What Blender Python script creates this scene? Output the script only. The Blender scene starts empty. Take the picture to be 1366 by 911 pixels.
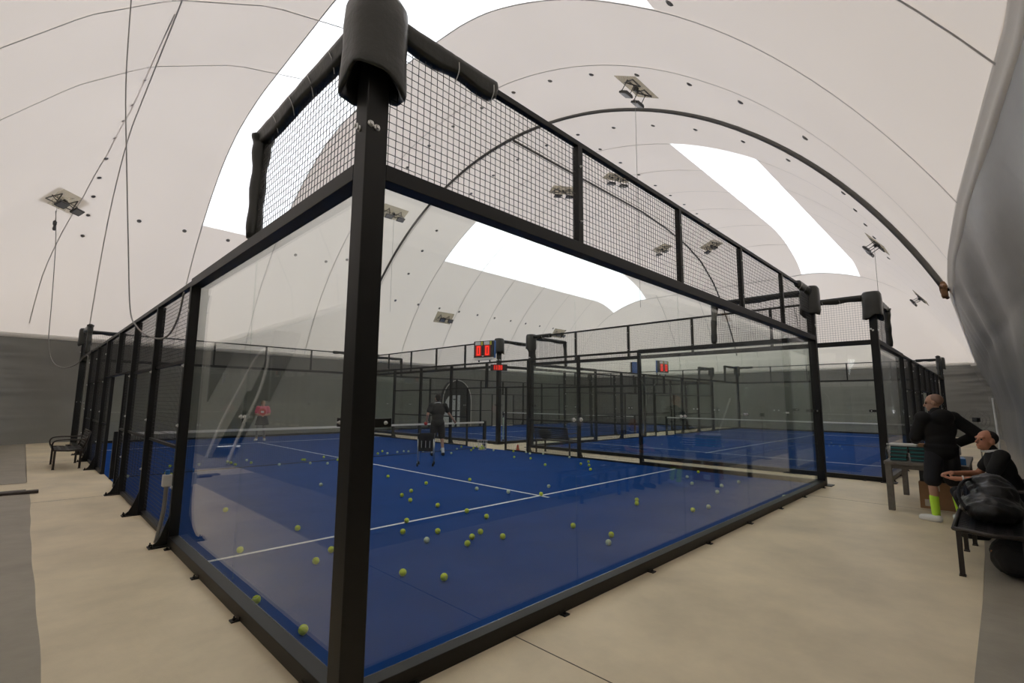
import bpy, bmesh, math, random
from mathutils import Vector, Matrix, noise
random.seed(7)
S = bpy.context.scene
COL = S.collection
PI = math.pi

# ---------------------------------------------------------------- camera
cam_d = bpy.data.cameras.new('camera')
cam = bpy.data.objects.new('camera', cam_d)
COL.objects.link(cam)
CAM = Vector((-1.3543, -2.5533, 1.5959))
yaw, pitch, roll, fpx = .7815, .1253, .0085, 640.29
fw = Vector((math.cos(yaw)*math.cos(pitch), math.sin(yaw)*math.cos(pitch), math.sin(pitch)))
rt = Vector((math.sin(yaw), -math.cos(yaw), 0)); up = rt.cross(fw)
rt2 = math.cos(roll)*rt + math.sin(roll)*up
up2 = -math.sin(roll)*rt + math.cos(roll)*up
M = Matrix((rt2, up2, -fw)).transposed().to_4x4()
M.translation = CAM
cam.matrix_world = M
cam_d.sensor_width = 36; cam_d.lens = fpx/1366*36
cam_d.clip_start = .05; cam_d.clip_end = 300
S.camera = cam

# ---------------------------------------------------------------- sky, exposure
w = bpy.data.worlds.new('overcast'); S.world = w; w.use_nodes = True
bg = w.node_tree.nodes['Background']
bg.inputs[0].default_value = (.95, .97, 1.0, 1); bg.inputs[1].default_value = 4.6
S.view_settings.view_transform = 'Standard'; S.view_settings.look = 'None'
S.view_settings.exposure = 0.0; S.view_settings.gamma = 1.0
S.view_settings.use_curve_mapping = False
S.cycles.transparent_max_bounces = 48
S.cycles.max_bounces = 10; S.cycles.diffuse_bounces = 5
S.cycles.use_denoising = True

# ---------------------------------------------------------------- materials
def mat(name, col, rough=.5, metal=0, noise=0, nscale=8, bump=0, bscale=40, col2=None, spec=.5, emit=None, estr=1, stretch=None):
    m = bpy.data.materials.new(name); m.use_nodes = True
    nt = m.node_tree; b = nt.nodes['Principled BSDF']
    b.inputs['Base Color'].default_value = (*col, 1); b.inputs['Roughness'].default_value = rough
    b.inputs['Metallic'].default_value = metal; b.inputs['Specular IOR Level'].default_value = spec
    tc = nt.nodes.new('ShaderNodeTexCoord'); vec = tc.outputs['Object']
    if stretch:
        mp = nt.nodes.new('ShaderNodeMapping'); mp.inputs['Scale'].default_value = stretch
        nt.links.new(vec, mp.inputs[0]); vec = mp.outputs[0]
    if noise:
        n = nt.nodes.new('ShaderNodeTexNoise'); n.inputs['Scale'].default_value = nscale; n.inputs['Detail'].default_value = 8
        n.inputs['Roughness'].default_value = .62
        nt.links.new(vec, n.inputs['Vector'])
        r = nt.nodes.new('ShaderNodeValToRGB')
        c2 = col2 or tuple(max(0, c*(1-noise)) for c in col)
        r.color_ramp.elements[0].position = .32; r.color_ramp.elements[1].position = .68
        r.color_ramp.elements[0].color = (*c2, 1); r.color_ramp.elements[1].color = (*col, 1)
        nt.links.new(n.outputs['Fac'], r.inputs[0]); nt.links.new(r.outputs[0], b.inputs['Base Color'])
    if bump:
        n2 = nt.nodes.new('ShaderNodeTexNoise'); n2.inputs['Scale'].default_value = bscale; n2.inputs['Detail'].default_value = 4
        nt.links.new(vec, n2.inputs['Vector'])
        bp = nt.nodes.new('ShaderNodeBump'); bp.inputs['Strength'].default_value = bump; bp.inputs['Distance'].default_value = .02
        nt.links.new(n2.outputs['Fac'], bp.inputs['Height']); nt.links.new(bp.outputs[0], b.inputs['Normal'])
    if emit:
        b.inputs['Emission Color'].default_value = (*emit, 1); b.inputs['Emission Strength'].default_value = estr
    return m

def membrane(name, dif, tra, fac, noise=0):
    m = bpy.data.materials.new(name); m.use_nodes = True; nt = m.node_tree
    nt.nodes.remove(nt.nodes['Principled BSDF']); out = nt.nodes['Material Output']
    d = nt.nodes.new('ShaderNodeBsdfDiffuse'); t = nt.nodes.new('ShaderNodeBsdfTranslucent'); x = nt.nodes.new('ShaderNodeMixShader')
    d.inputs[0].default_value = (*dif, 1); t.inputs[0].default_value = (*tra, 1); x.inputs[0].default_value = fac
    if noise:
        tc = nt.nodes.new('ShaderNodeTexCoord'); n = nt.nodes.new('ShaderNodeTexNoise'); n.inputs['Scale'].default_value = .35; n.inputs['Detail'].default_value = 5
        nt.links.new(tc.outputs['Object'], n.inputs['Vector'])
        r = nt.nodes.new('ShaderNodeValToRGB'); r.color_ramp.elements[0].position = .35; r.color_ramp.elements[1].position = .65
        r.color_ramp.elements[0].color = (*[c*(1-noise) for c in tra], 1); r.color_ramp.elements[1].color = (*tra, 1)
        nt.links.new(n.outputs['Fac'], r.inputs[0]); nt.links.new(r.outputs[0], t.inputs[0])
    nt.links.new(d.outputs[0], x.inputs[1]); nt.links.new(t.outputs[0], x.inputs[2]); nt.links.new(x.outputs[0], out.inputs[0])
    return m

def vinyl(name):
    m = bpy.data.materials.new(name); m.use_nodes = True; nt = m.node_tree
    nt.nodes.remove(nt.nodes['Principled BSDF']); out = nt.nodes['Material Output']
    t = nt.nodes.new('ShaderNodeBsdfTransparent'); t.inputs[0].default_value = (.86, .84, .77, 1)
    d = nt.nodes.new('ShaderNodeBsdfDiffuse'); d.inputs[0].default_value = (.45, .42, .36, 1)
    x = nt.nodes.new('ShaderNodeMixShader'); x.inputs[0].default_value = .25
    nt.links.new(t.outputs[0], x.inputs[1]); nt.links.new(d.outputs[0], x.inputs[2]); nt.links.new(x.outputs[0], out.inputs[0])
    return m
def glass(name, tint=(.955, .975, .96), f0=.042):
    m = bpy.data.materials.new(name); m.use_nodes = True; nt = m.node_tree
    nt.nodes.remove(nt.nodes['Principled BSDF']); out = nt.nodes['Material Output']
    t = nt.nodes.new('ShaderNodeBsdfTransparent'); t.inputs[0].default_value = (*tint, 1)
    g = nt.nodes.new('ShaderNodeBsdfGlossy'); g.inputs['Roughness'].default_value = 0.0; g.inputs[0].default_value = (1, 1, 1, 1)
    lw = nt.nodes.new('ShaderNodeLayerWeight'); lw.inputs['Blend'].default_value = .5
    p = nt.nodes.new('ShaderNodeMath'); p.operation = 'POWER'; p.inputs[1].default_value = 5
    mu = nt.nodes.new('ShaderNodeMath'); mu.operation = 'MULTIPLY_ADD'; mu.inputs[1].default_value = 1-f0; mu.inputs[2].default_value = f0
    x = nt.nodes.new('ShaderNodeMixShader')
    nt.links.new(lw.outputs['Facing'], p.inputs[0]); nt.links.new(p.outputs[0], mu.inputs[0]); nt.links.new(mu.outputs[0], x.inputs[0])
    nt.links.new(t.outputs[0], x.inputs[1]); nt.links.new(g.outputs[0], x.inputs[2]); nt.links.new(x.outputs[0], out.inputs[0])
    return m

MT = dict(
    steel=mat('black_powder_coat', (.0085, .0085, .0075), .45, spec=.35),
    wire=mat('black_wire', (.018, .017, .015), .5),
    glass=glass('court_glass'),
    clamp=glass('clear_clamp', (.93, .95, .95), .12),
    bolt=mat('silver_bolt', (.62, .62, .6), .3, 1),
    vinyl=mat('black_vinyl', (.022, .023, .018), .33, bump=.25, bscale=14),
    tie=mat('white_tie', (.6, .6, .58), .5),
    membrane=membrane('white_membrane', (.77, .70, .64), (.89, .80, .715), .128, .05),
    skylight=membrane('skylight_membrane', (.6, .62, .64), (.97, .985, 1), .36),
    seam=mat('seam_weld', (.50, .475, .435), .7),
    patch=mat('grey_patch', (.20, .19, .175), .6),
    liner=mat('grey_liner', (.215, .208, .183), .5, noise=.18, nscale=.5, bump=.3, bscale=1.6),
    liner_near=mat('grey_liner_glossy', (.27, .265, .24), .40, noise=.28, nscale=1.3, bump=.25, bscale=.9, stretch=(.5, .5, 1)),
    hem=mat('white_hem', (.76, .72, .65), .55),
    concrete=mat('beige_concrete', (.85, .72, .505), .45, noise=.28, nscale=.8, bump=.06, bscale=25, spec=.35),
    tarp=mat('grey_tarp', (.36, .32, .25), .5, noise=.2, nscale=2, bump=.5, bscale=3),
    joint=mat('saw_cut', (.10, .085, .065), .9),
    ground=mat('outside_gravel', (.25, .24, .22), .9, noise=.3, nscale=3),
    turf=mat('blue_turf', (.006, .052, .225), .8, noise=.16, nscale=1.3, bump=.12, bscale=180, spec=.05),
    line=mat('white_line', (.74, .76, .78), .7),
    netwhite=mat('white_band', (.72, .71, .67), .7),
    netcord=mat('black_net_cord', (.02, .02, .02), .8),
    ball=mat('yellow_felt', (.68, .82, .07), .95, noise=.2, nscale=40, bump=.3, bscale=150),
    ballpale=mat('faded_felt', (.66, .78, .58), .95, noise=.2, nscale=40, bump=.3, bscale=150),
    ballseam=mat('ball_seam', (.75, .78, .68), .8),
    pipe=mat('grey_pipe', (.085, .08, .072), .45),
    lamp=mat('lamp_housing', (.03, .03, .03), .4),
    lens=mat('lamp_lens', (.25, .25, .24), .25),
    patchclear=vinyl('clear_vinyl_patch'),
    cable=mat('grey_cable', (.22, .21, .19), .5),
    whitepipe=mat('white_plastic', (.62, .62, .6), .45),
    darkmetal=mat('brown_black_metal', (.025, .018, .014), .4),
    strap=mat('black_strap', (.02, .02, .02), .32),
    table=mat('grey_wood', (.17, .155, .135), .6, noise=.3, nscale=12),
    cardboard=mat('cardboard', (.36, .20, .105), .8, noise=.15, nscale=6),
    tape=mat('paper_tape', (.6, .55, .47), .6),
    black=mat('black_cloth', (.006, .006, .0065), .85),
    navy=mat('dark_navy_cloth', (.012, .013, .017), .85),
    charcoal=mat('charcoal_cloth', (.022, .022, .021), .85),
    skin=mat('skin', (.47, .27, .18), .55),
    skin_red=mat('red_lit_skin', (.50, .22, .13), .55),  # seated man's skin; red light on his face put into the colour
    hair=mat('dark_hair', (.018, .013, .010), .7),
    stubble=mat('shaved_hair', (.26, .155, .11), .6),
    blond=mat('light_hair', (.35, .27, .18), .7),
    neon=mat('neon_sock', (.55, .90, .06), .8),
    whitecloth=mat('white_cloth', (.7, .7, .68), .8),
    pink=mat('pink_cloth', (.72, .16, .22), .8),
    red=mat('red_plastic', (.55, .04, .03), .45),
    bag=mat('glossy_black_bag', (.006, .006, .006), .3, bump=.7, bscale=7, spec=.3),
    orange=mat('orange_print', (.45, .17, .05), .6),
    teal=mat('teal_label', (.02, .16, .16), .4),
    darkgreen=mat('dark_pack', (.012, .035, .035), .4),
    whiteplastic=mat('white_pack', (.68, .68, .66), .5),
    bluep=mat('blue_pack', (.03, .16, .42), .5),
    door=mat('pale_grey_door', (.45, .46, .45), .5),
    doorwhite=mat('white_door', (.85, .85, .82), .5),
    hood=mat('dark_hood', (.035, .035, .033), .7),
    led=mat('red_led', (.4, .01, .005), .5, emit=(1, .03, .012), estr=1.15),
    leddim=mat('dim_red_led', (.12, .008, .006), .5, emit=(.35, .01, .005), estr=.5),
    ledy=mat('yellow_panel', (.62, .62, .05), .5),
    sblue=mat('scoreboard_blue', (.03, .13, .42), .5),
    sblack=mat('scoreboard_black', (.015, .015, .015), .45),
    wood=mat('dark_plank', (.06, .045, .035), .7, noise=.3, nscale=10),
    rust=mat('rusty_metal', (.30, .15, .07), .7, noise=.5, nscale=9),
    eyes=mat('eye', (.02, .015, .012), .3),
)

# ---------------------------------------------------------------- mesh helpers
def finish(bm, name, m=None, smooth=False):
    bmesh.ops.recalc_face_normals(bm, faces=bm.faces[:])
    me = bpy.data.meshes.new(name); bm.to_mesh(me); bm.free()
    for x in (m if isinstance(m, (list, tuple)) else [m]):
        if x: me.materials.append(x)
    if smooth:
        for p in me.polygons: p.use_smooth = True
    return me
def box(bm, x0, x1, y0, y1, z0, z1, mi=0):
    v = [bm.verts.new(p) for p in ((x0,y0,z0),(x1,y0,z0),(x1,y1,z0),(x0,y1,z0),(x0,y0,z1),(x1,y0,z1),(x1,y1,z1),(x0,y1,z1))]
    for f in ((0,3,2,1),(4,5,6,7),(0,1,5,4),(1,2,6,5),(2,3,7,6),(3,0,4,7)):
        bm.faces.new([v[i] for i in f]).material_index = mi
def bevbox(x0, x1, y0, y1, z0, z1, b, name, m):
    bm = bmesh.new(); box(bm, x0, x1, y0, y1, z0, z1)
    bmesh.ops.bevel(bm, geom=bm.edges[:], offset=b, segments=2, affect='EDGES', profile=.5)
    return finish(bm, name, m)
def boxme(x0, x1, y0, y1, z0, z1, name, m):
    bm = bmesh.new(); box(bm, x0, x1, y0, y1, z0, z1); return finish(bm, name, m)
def tube(bm, pts, r, n=8, caps=True, mi=0):
    pts = [Vector(p) for p in pts]; rr = r if isinstance(r, (list, tuple)) else [r]*len(pts)
    rings = []; prev = None
    for i, p in enumerate(pts):
        d = (pts[min(i+1, len(pts)-1)] - pts[max(i-1, 0)]).normalized()
        if prev is None:
            a = Vector((0,0,1)) if abs(d.z) < .9 else Vector((1,0,0))
            u = d.cross(a).normalized()
        else:
            u = (prev - d*prev.dot(d)).normalized()
        prev = u; v = d.cross(u)
        rings.append([bm.verts.new(p + (u*math.cos(2*PI*k/n) + v*math.sin(2*PI*k/n))*rr[i]) for k in range(n)])
    for a, b in zip(rings, rings[1:]):
        for k in range(n):
            bm.faces.new((a[k], a[(k+1)%n], b[(k+1)%n], b[k])).material_index = mi
    if caps:
        bm.faces.new(rings[0]).material_index = mi; bm.faces.new(rings[-1]).material_index = mi
def tubeme(pts, r, name, m, n=8):
    bm = bmesh.new(); tube(bm, pts, r, n); return finish(bm, name, m, True)
def smoothpath(pts, k=6):
    pts = [Vector(p) for p in pts]; out = []
    for i in range(len(pts)-1):
        p0, p1, p2, p3 = pts[max(i-1,0)], pts[i], pts[i+1], pts[min(i+2,len(pts)-1)]
        for j in range(k):
            t = j/k
            out.append(.5*((2*p1)+(p2-p0)*t+(2*p0-5*p1+4*p2-p3)*t*t+(3*p1-p0-3*p2+p3)*t**3))
    out.append(pts[-1]); return out
def lathe(bm, prof, n=16, mi=0, org=(0,0,0)):
    o = Vector(org); rings = []
    for r, z in prof:
        rings.append([bm.verts.new(o+Vector((r*math.cos(2*PI*k/n), r*math.sin(2*PI*k/n), z))) for k in range(n)])
    for a, b in zip(rings, rings[1:]):
        for k in range(n): bm.faces.new((a[k], a[(k+1)%n], b[(k+1)%n], b[k])).material_index = mi
    bm.faces.new(rings[0]); bm.faces.new(rings[-1])
def obj(name, me, parent=None, loc=None, rz=None, mw=None):
    o = bpy.data.objects.new(name, me); COL.objects.link(o)
    if parent: o.parent = parent
    if mw is not None: o.matrix_basis = mw
    if loc is not None: o.location = loc
    if rz is not None: o.rotation_euler = (0, 0, rz)
    return o
def tag(o, label, cat, group=None):
    o['label'] = label; o['category'] = cat
    if group: o['group'] = group
    return o
def thing(name, label, cat, loc=(0,0,0), rz=0, group=None):
    o = obj(name, None, loc=loc, rz=rz); o.empty_display_size = .1
    return tag(o, label, cat, group)
def struct(o): o['kind'] = 'structure'; return o
def copy_tree(o, parent=None, link=True):
    c = o.copy(); COL.objects.link(c); c.parent = parent
    for ch in list(o.children): copy_tree(ch, c)
    return c

# ---------------------------------------------------------------- dome shape
XC, YC = 15.0, 9.9; ZH = 3.8
def interp(tb, z):
    if z <= tb[0][0]: return tb[0][1]
    for (a, b), (c, d) in zip(tb, tb[1:]):
        if z <= c: return b+(d-b)*(z-a)/(c-a)
    return tb[-1][1]
AX = [(0,17.4),(1.5,18.1),(3,18.7),(3.8,18.85),(4.67,18.75),(5.8,18.2),(7.1,17.33),(8.5,16.2),(9.6,15.0),(10.62,13.2),(11.2,11.2),(11.55,8.8),(11.77,6)]
BN = [(0,12.75),(1.5,12.72),(2.6,12.5),(3.8,12.06)]
BF = [(0,11.75),(1.5,12.0),(2.8,12.1),(3.8,12.06)]
def bw(z, side):
    if z < ZH: return interp(BN if side < 0 else BF, z)
    return math.sqrt(max(0, 13.1**2-(z+1.33)**2))
def rcor(z, side):
    b = bw(z, side)
    r = (.8+max(0, z-3.8)*.3) if side < 0 else (2.1+max(0, z-3.8)*.06)
    return min(r, b*.95)
BU = [(-4, .75), (2.4, .68), (3.3, .58), (5.6, .34), (8, .15), (10, .05), (12, 0)]
def bulge(X, z, side):
    if side > 0: return 0
    wz = z/ZH if z < ZH else max(0, 1-(z-ZH)/5.0)
    return interp(BU, X)*wz
def half(X, z, side):
    dx = abs(X-XC); a = interp(AX, z); b = bw(z, side); rc = rcor(z, side)
    if dx > a+1e-6: return -1
    if dx <= a-rc: return b
    return b-rc+math.sqrt(max(0, rc*rc-(dx-a+rc)**2))
def zat(X, h, side):
    lo, hi = ZH, 11.77
    if half(X, hi, side) >= h: return hi
    for _ in range(34):
        mid = (lo+hi)/2
        if half(X, mid, side) >= h: lo = mid
        else: hi = mid
    return lo
HL = sorted(set([round(i*.35, 3) for i in range(0, 27)] + [1.4, 5.1, 7.9, 8.85, 9.2]))
HL = [h for h in HL if h <= 9.2 and not any(abs(h-k) < .12 and h != k for k in (5.1, 7.9, 8.85, 9.2))]
NL = 14
def column(X):
    pts = []
    for side in (-1, 1):
        arr = []
        ztop = zat(X, 9.2, side)
        for i in range(NL):
            z = ZH+(ztop-ZH)*i/NL
            h = half(X, z, side)
            arr.append(Vector((X, YC+side*(h+bulge(X, z, side)), z)))
        for h in reversed(HL):
            if h == 0 and side > 0: continue
            z = zat(X, h, side)
            arr.append(Vector((X, YC+side*(h+bulge(X, z, side)), z)))
        pts.append(arr)
    return pts[0]+list(reversed(pts[1]))
SEAMS = [.15+2.75*i for i in range(12)]            # .15 .. 30.4
XS0, XS1 = XC-18.85, XC+18.85
edges = [XS0]+SEAMS+[XS1]
ceil_ = struct(obj('ceiling', None)); ceil_['label'] = 'white air-inflated dome membrane with thin seams over the courts'
win1 = struct(obj('window_1', None)); win2 = struct(obj('window_2', None)); win3 = struct(obj('window_3', None))
ncol = len(column(15.0))
def hy(i):  # signed offset from ridge for upper rows, None for lower
    return None
hmap = [None]*NL+[-h for h in reversed(HL)]+[h for h in HL if h > 0]+[None]*NL
for bi in range(len(edges)-1):
    x0, x1 = edges[bi], edges[bi+1]
    endcap = bi in (0, len(edges)-2)
    if endcap:
        ts = [0, .02, .05, .09, .14, .2, .27, .35, .44, .54, .66, .8, 1]
        xs = [x0+(x1-x0)*t for t in ts] if bi == 0 else [x1-(x1-x0)*t for t in reversed(ts)]
    else:
        xs = [x0+(x1-x0)*i/4 for i in range(5)]
    cols = [column(x) for x in xs]
    def patch(keep, name, m, parent):
        vs, idx, fs = [], {}, []
        for j in range(len(xs)-1):
            for i in range(ncol-1):
                if not keep(i): continue
                q = []
                for (jj, ii) in ((j, i), (j+1, i), (j+1, i+1), (j, i+1)):
                    if (jj, ii) not in idx: idx[(jj, ii)] = len(vs); vs.append(cols[jj][ii])
                    q.append(idx[(jj, ii)])
                fs.append(q)
        if not fs: return
        me = bpy.data.meshes.new(name); me.from_pydata(vs, [], fs); me.materials.append(m)
        for p in me.polygons: p.use_smooth = True
        return obj(name, me, parent)
    def mid(i):
        a, b = hmap[i], hmap[i+1]
        return None if a is None or b is None else (a+b)/2
    if bi == 2: sky = lambda i: mid(i) is not None and abs(mid(i)) < 8.85
    elif 6 <= bi <= 11: sky = lambda i: mid(i) is not None and 5.1 < abs(mid(i)) < 7.9
    else: sky = lambda i: False
    if endcap:
        cuts = [-99, -7, -4.2, -1.4, 1.4, 4.2, 7, 99]
        for c0, c1 in zip(cuts, cuts[1:]):
            def kp(i):
                mm = mid(i)
                if mm is None: mm = -20 if i < ncol/2 else 20
                return c0 < mm < c1
            patch(kp, 'membrane_panel', MT['membrane'], ceil_)
    else:
        patch(lambda i: not sky(i), 'membrane_panel', MT['membrane'], ceil_)
        if bi == 2: patch(sky, 'pane', MT['skylight'], win1)
        elif 6 <= bi <= 11:
            patch(lambda i: sky(i) and mid(i) < 0, 'pane', MT['skylight'], win2)
            patch(lambda i: sky(i) and mid(i) > 0, 'pane', MT['skylight'], win3)
win1['label'] = 'white translucent skylight band crossing the dome beside the padded corner'
win2['label'] = 'long white skylight strip on the dome side above the two seated and standing people'
win3['label'] = 'long white skylight strip on the far dome side above the scoreboards'
def surf(X, Y):
    side = -1 if Y < YC else 1
    z = zat(X, abs(Y-YC), side)
    return Vector((X, Y, z))
def surfn(X, Y):
    e = .15
    a = surf(X+e, Y)-surf(X-e, Y); b = surf(X, Y+e)-surf(X, Y-e)
    n = a.cross(b).normalized()
    return -n if n.z > 0 else n
# seam welds: thin raised strips
for sx in SEAMS:
    c0, c1 = column(sx-.016), column(sx+.016)
    ctr = Vector((sx, YC, 2))
    vs = []; fs = []
    for i in range(ncol):
        for p in (c0[i], c1[i]):
            d = (ctr-p); d.normalize(); vs.append(p+d*.018)
    for i in range(ncol-1): fs.append((2*i, 2*i+1, 2*i+3, 2*i+2))
    me = bpy.data.meshes.new('seam_weld'); me.from_pydata(vs, [], fs); me.materials.append(MT['seam']); obj('seam_weld', me, ceil_)
for ends in ((XS0, SEAMS[0]+4.2), (SEAMS[-1]-.3, XS1)):
    for dy in ((-1.4, 1.4) if ends[0] == XS0 else (-4.2, -1.4, 1.4, 4.2)):
        vs = []; fs = []; n = 40
        for i in range(n+1):
            t = i/n; t = t*t if ends[0] == XS0 else 1-(1-t)**2
            X = ends[0]+(ends[1]-ends[0])*t
            for e in (-.018, .018):
                p = surf(X, YC+dy+e); vs.append(p+(Vector((XC, YC, 2))-p).normalized()*.02)
        for i in range(n): fs.append((2*i, 2*i+1, 2*i+3, 2*i+2))
        me = bpy.data.meshes.new('seam_weld'); me.from_pydata(vs, [], fs); me.materials.append(MT['seam']); obj('seam_weld', me, ceil_)
vs, fs = [], []
for i in range(41):
    Y = 9+12.75*i/40; X = interp([(9, .1), (13.9, -.05), (16.3, -.25), (18.2, -.6), (19.6, -1.0), (20.7, -1.3), (21.8, -1.5)], Y)
    for e in (-.014, .014):
        p = surf(X+e, Y); vs.append(p+(Vector((XC, YC, 2))-p).normalized()*.02)
for i in range(40): fs.append((2*i, 2*i+1, 2*i+3, 2*i+2))
me = bpy.data.meshes.new('seam_weld'); me.from_pydata(vs, [], fs); me.materials.append(MT['seam']); obj('seam_weld', me, ceil_)
# small tie patches in rows
pm = bmesh.new(); lathe(pm, [(.0, .0), (.075, .0), (.06, .02), (.025, .03), (.0, .03)], 8); pm = finish(pm, 'tie_patch', MT['patch'])
def onsurf(X, Y, spin=0, off=0):
    p = surf(X, Y); n = surfn(X, Y); q = n.to_track_quat('Z', 'Y')
    m = q.to_matrix().to_4x4() @ Matrix.Rotation(spin, 4, 'Z'); m.translation = p+n*off; return m
rows = []
for X in (8.9, 12.35): rows += [(X, Y) for Y in (-.4, .75, 1.85, 3.2, 4.6, 6.1, 7.65, 9.2, 10.8, 12.3, 13.8, 15.1, 16.4, 17.6, 18.8)]
rows += [(12.35+1.48*i, 20.0) for i in range(0, 11)] + [(13.8+1.48*i, 7.65) for i in range(0, 9)]
rows += [(13.8+1.48*i, -.4) for i in range(0, 5)]
rows += [(5.15, Y) for Y in (.5, 19.2)] + [(X, 19.05) for X in (1.0, 2.4, 3.9, 6.6, 8.0)]
rows += [(.02-(Y-12)*.06, Y) for Y in (12.0, 13.4, 14.4, 15.5, 16.6, 17.5, 18.3, 19.0, 19.7)]
for X, Y in rows: obj('tie_patch', pm, ceil_, mw=onsurf(X, Y))
# grey conduit arches hung under the membrane
def conduit(pts, r, label):
    o = obj('conduit', tubeme(pts, r, 'conduit', MT['pipe']))
    return tag(o, label, 'conduit', None)
cc = column(11.0); pp = []
for i, p in enumerate(cc):
    d = (Vector((11, YC, 1))-p).normalized(); pp.append(p+d*.06)
conduit(pp, .055, 'dark grey conduit arching across the whole dome from wall to wall')
pp = []
for i in range(60):
    t = i/59; X = 11.1+(33.6-11.1)*math.sin(t*PI/2)
    p = surf(X, 9.85); d = (Vector((XC, YC, 1))-p).normalized(); pp.append(p+d*.06)
conduit(pp, .045, 'dark grey conduit running along the dome ridge from the arch to the end wall')

# rusty clamp where the conduit arch meets the liner
rc_ = thing('pipe_clamp', 'rusty brown clamp at the lower end of the conduit arch by the glossy liner', 'clamp', tuple(cc[0]+Vector((0, .09, .03))))
obj('clamp_body', bevbox(-.12, .12, -.05, .05, -.16, .14, .02, 'clamp_body', MT['rust']), rc_)
obj('strap_end', tubeme(smoothpath([(-.35, -.03, .0), (-.15, .03, .05), (.1, .03, -.05), (.4, -.02, -.1)], 5), .035, 'strap_end', MT['rust']), rc_)
# grey liner walls
def ring(z, part, n):
    a = interp(AX, z); out = []
    bn, bf, rn, rf = bw(z, -1), bw(z, 1), rcor(z, -1), rcor(z, 1)
    x0, x1 = XC-a, XC+a
    def arc(cx, cy, r, a0, a1, k): return [(cx+r*math.cos(a0+(a1-a0)*i/k), cy+r*math.sin(a0+(a1-a0)*i/k)) for i in range(k+1)]
    if part == 'near': return arc(x0+rn, YC-bn+rn, rn, PI*1.25, PI*1.5, 5)+[(x0+rn+(x1-x0-2*rn)*i/n, YC-bn) for i in range(1, n)]+arc(x1-rn, YC-bn+rn, rn, PI*1.5, PI*1.75, 5)
    if part == 'far': return arc(x1-rf, YC+bf-rf, rf, PI*.25, PI*.5, 6)+[(x1-rf-(x1-x0-2*rf)*i/n, YC+bf) for i in range(1, n)]+arc(x0+rf, YC+bf-rf, rf, PI*.5, PI*.75, 6)
    if part == 'left': return arc(x0+rf, YC+bf-rf, rf, PI*.75, PI, 6)+[(x0, YC+bf-rf-(bf-rf+bn-rn)*i/n) for i in range(1, n)]+arc(x0+rn, YC-bn+rn, rn, PI, PI*1.25, 5)
    if part == 'right': return arc(x1-rn, YC-bn+rn, rn, -PI*.25, 0, 5)+[(x1, YC-bn+rn+(bf-rf+bn-rn)*i/n) for i in range(1, n)]+arc(x1-rf, YC+bf-rf, rf, 0, PI*.25, 6)
ZL = [i*ZH/70 for i in range(71)]
def wall(name, part, n, m, label, hole=None, fold=None):
    rows_ = []
    for z in ZL+[3.82]:
        r = []
        for (x, y) in ring(z, part, n):
            if part == 'near': y -= bulge(x, z, -1)
            d = fold(x, y, z) if fold else 0
            c = Vector((min(max(x, 4), 26), min(max(y, 4), 16), z)); v = Vector((x, y, z))
            r.append(v+(c-v).normalized()*d)
        rows_.append(r)
    nn = len(rows_[0]); vs = [p for r in rows_ for p in r]; fs = []
    for i in range(len(ZL)):
        for j in range(nn-1):
            c = (rows_[i][j]+rows_[i+1][j+1])/2
            if hole and hole(c): continue
            fs.append((i*nn+j, i*nn+j+1, (i+1)*nn+j+1, (i+1)*nn+j))
    me = bpy.data.meshes.new(name); me.from_pydata(vs, [], fs); me.materials.append(m)
    for p in me.polygons: p.use_smooth = True
    o = struct(obj(name, me)); o['label'] = label; return o
def fold_corner(x, y, z):
    k = math.exp(-((x+2.5)/1.1)**2-((y-20.6)/2.6)**2)+math.exp(-((x-33.2)/2.2)**2-((y+1)/3.5)**2)
    rid = max(0, 1-3.2*abs(noise.noise(Vector((z*2.6, y*.35, x*.35)))))+.6*max(0, 1-4*abs(noise.noise(Vector((z*5.2+7, y*.5, x*.5)))))
    return .05*k*rid*max(0, min(1, (3.75-z)/.3))+.012*math.sin(x*2.1+z)*math.sin(y*1.9)*max(0, min(1, (3.75-z)/.3))
def fold_near(x, y, z):
    k = max(0, min(1, z/1.2))*max(0, min(1, (3.7-z)/.5))*max(0, min(1, (32.5-x)/2))*max(0, min(1, (x+2.5)/1.5))
    w_ = x*.42+z*.30
    return k*(.022*math.sin(2*PI*w_+.9*math.sin(x*.5))+.012*abs(math.sin(2*PI*w_*1.7+1.0)))+fold_corner(x, y, z)
wall('wall_front', 'near', 110, MT['liner_near'], 'glossy grey fabric liner wall bulging behind the benches', None, fold_near)
wall('wall_back', 'far', 90, MT['liner'], 'dark grey fabric liner wall with the arched white door', None, fold_corner)
wall('wall_left', 'left', 60, MT['liner'], 'dark grey fabric liner wall with wrinkled folds near its corner', lambda c: 10.9 < c.y < 12.75 and c.z < 2.9, fold_corner)
wall('wall_right', 'right', 60, MT['liner'], 'dark grey fabric liner wall behind the far ends of the two crosswise courts', None, fold_corner)
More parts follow.
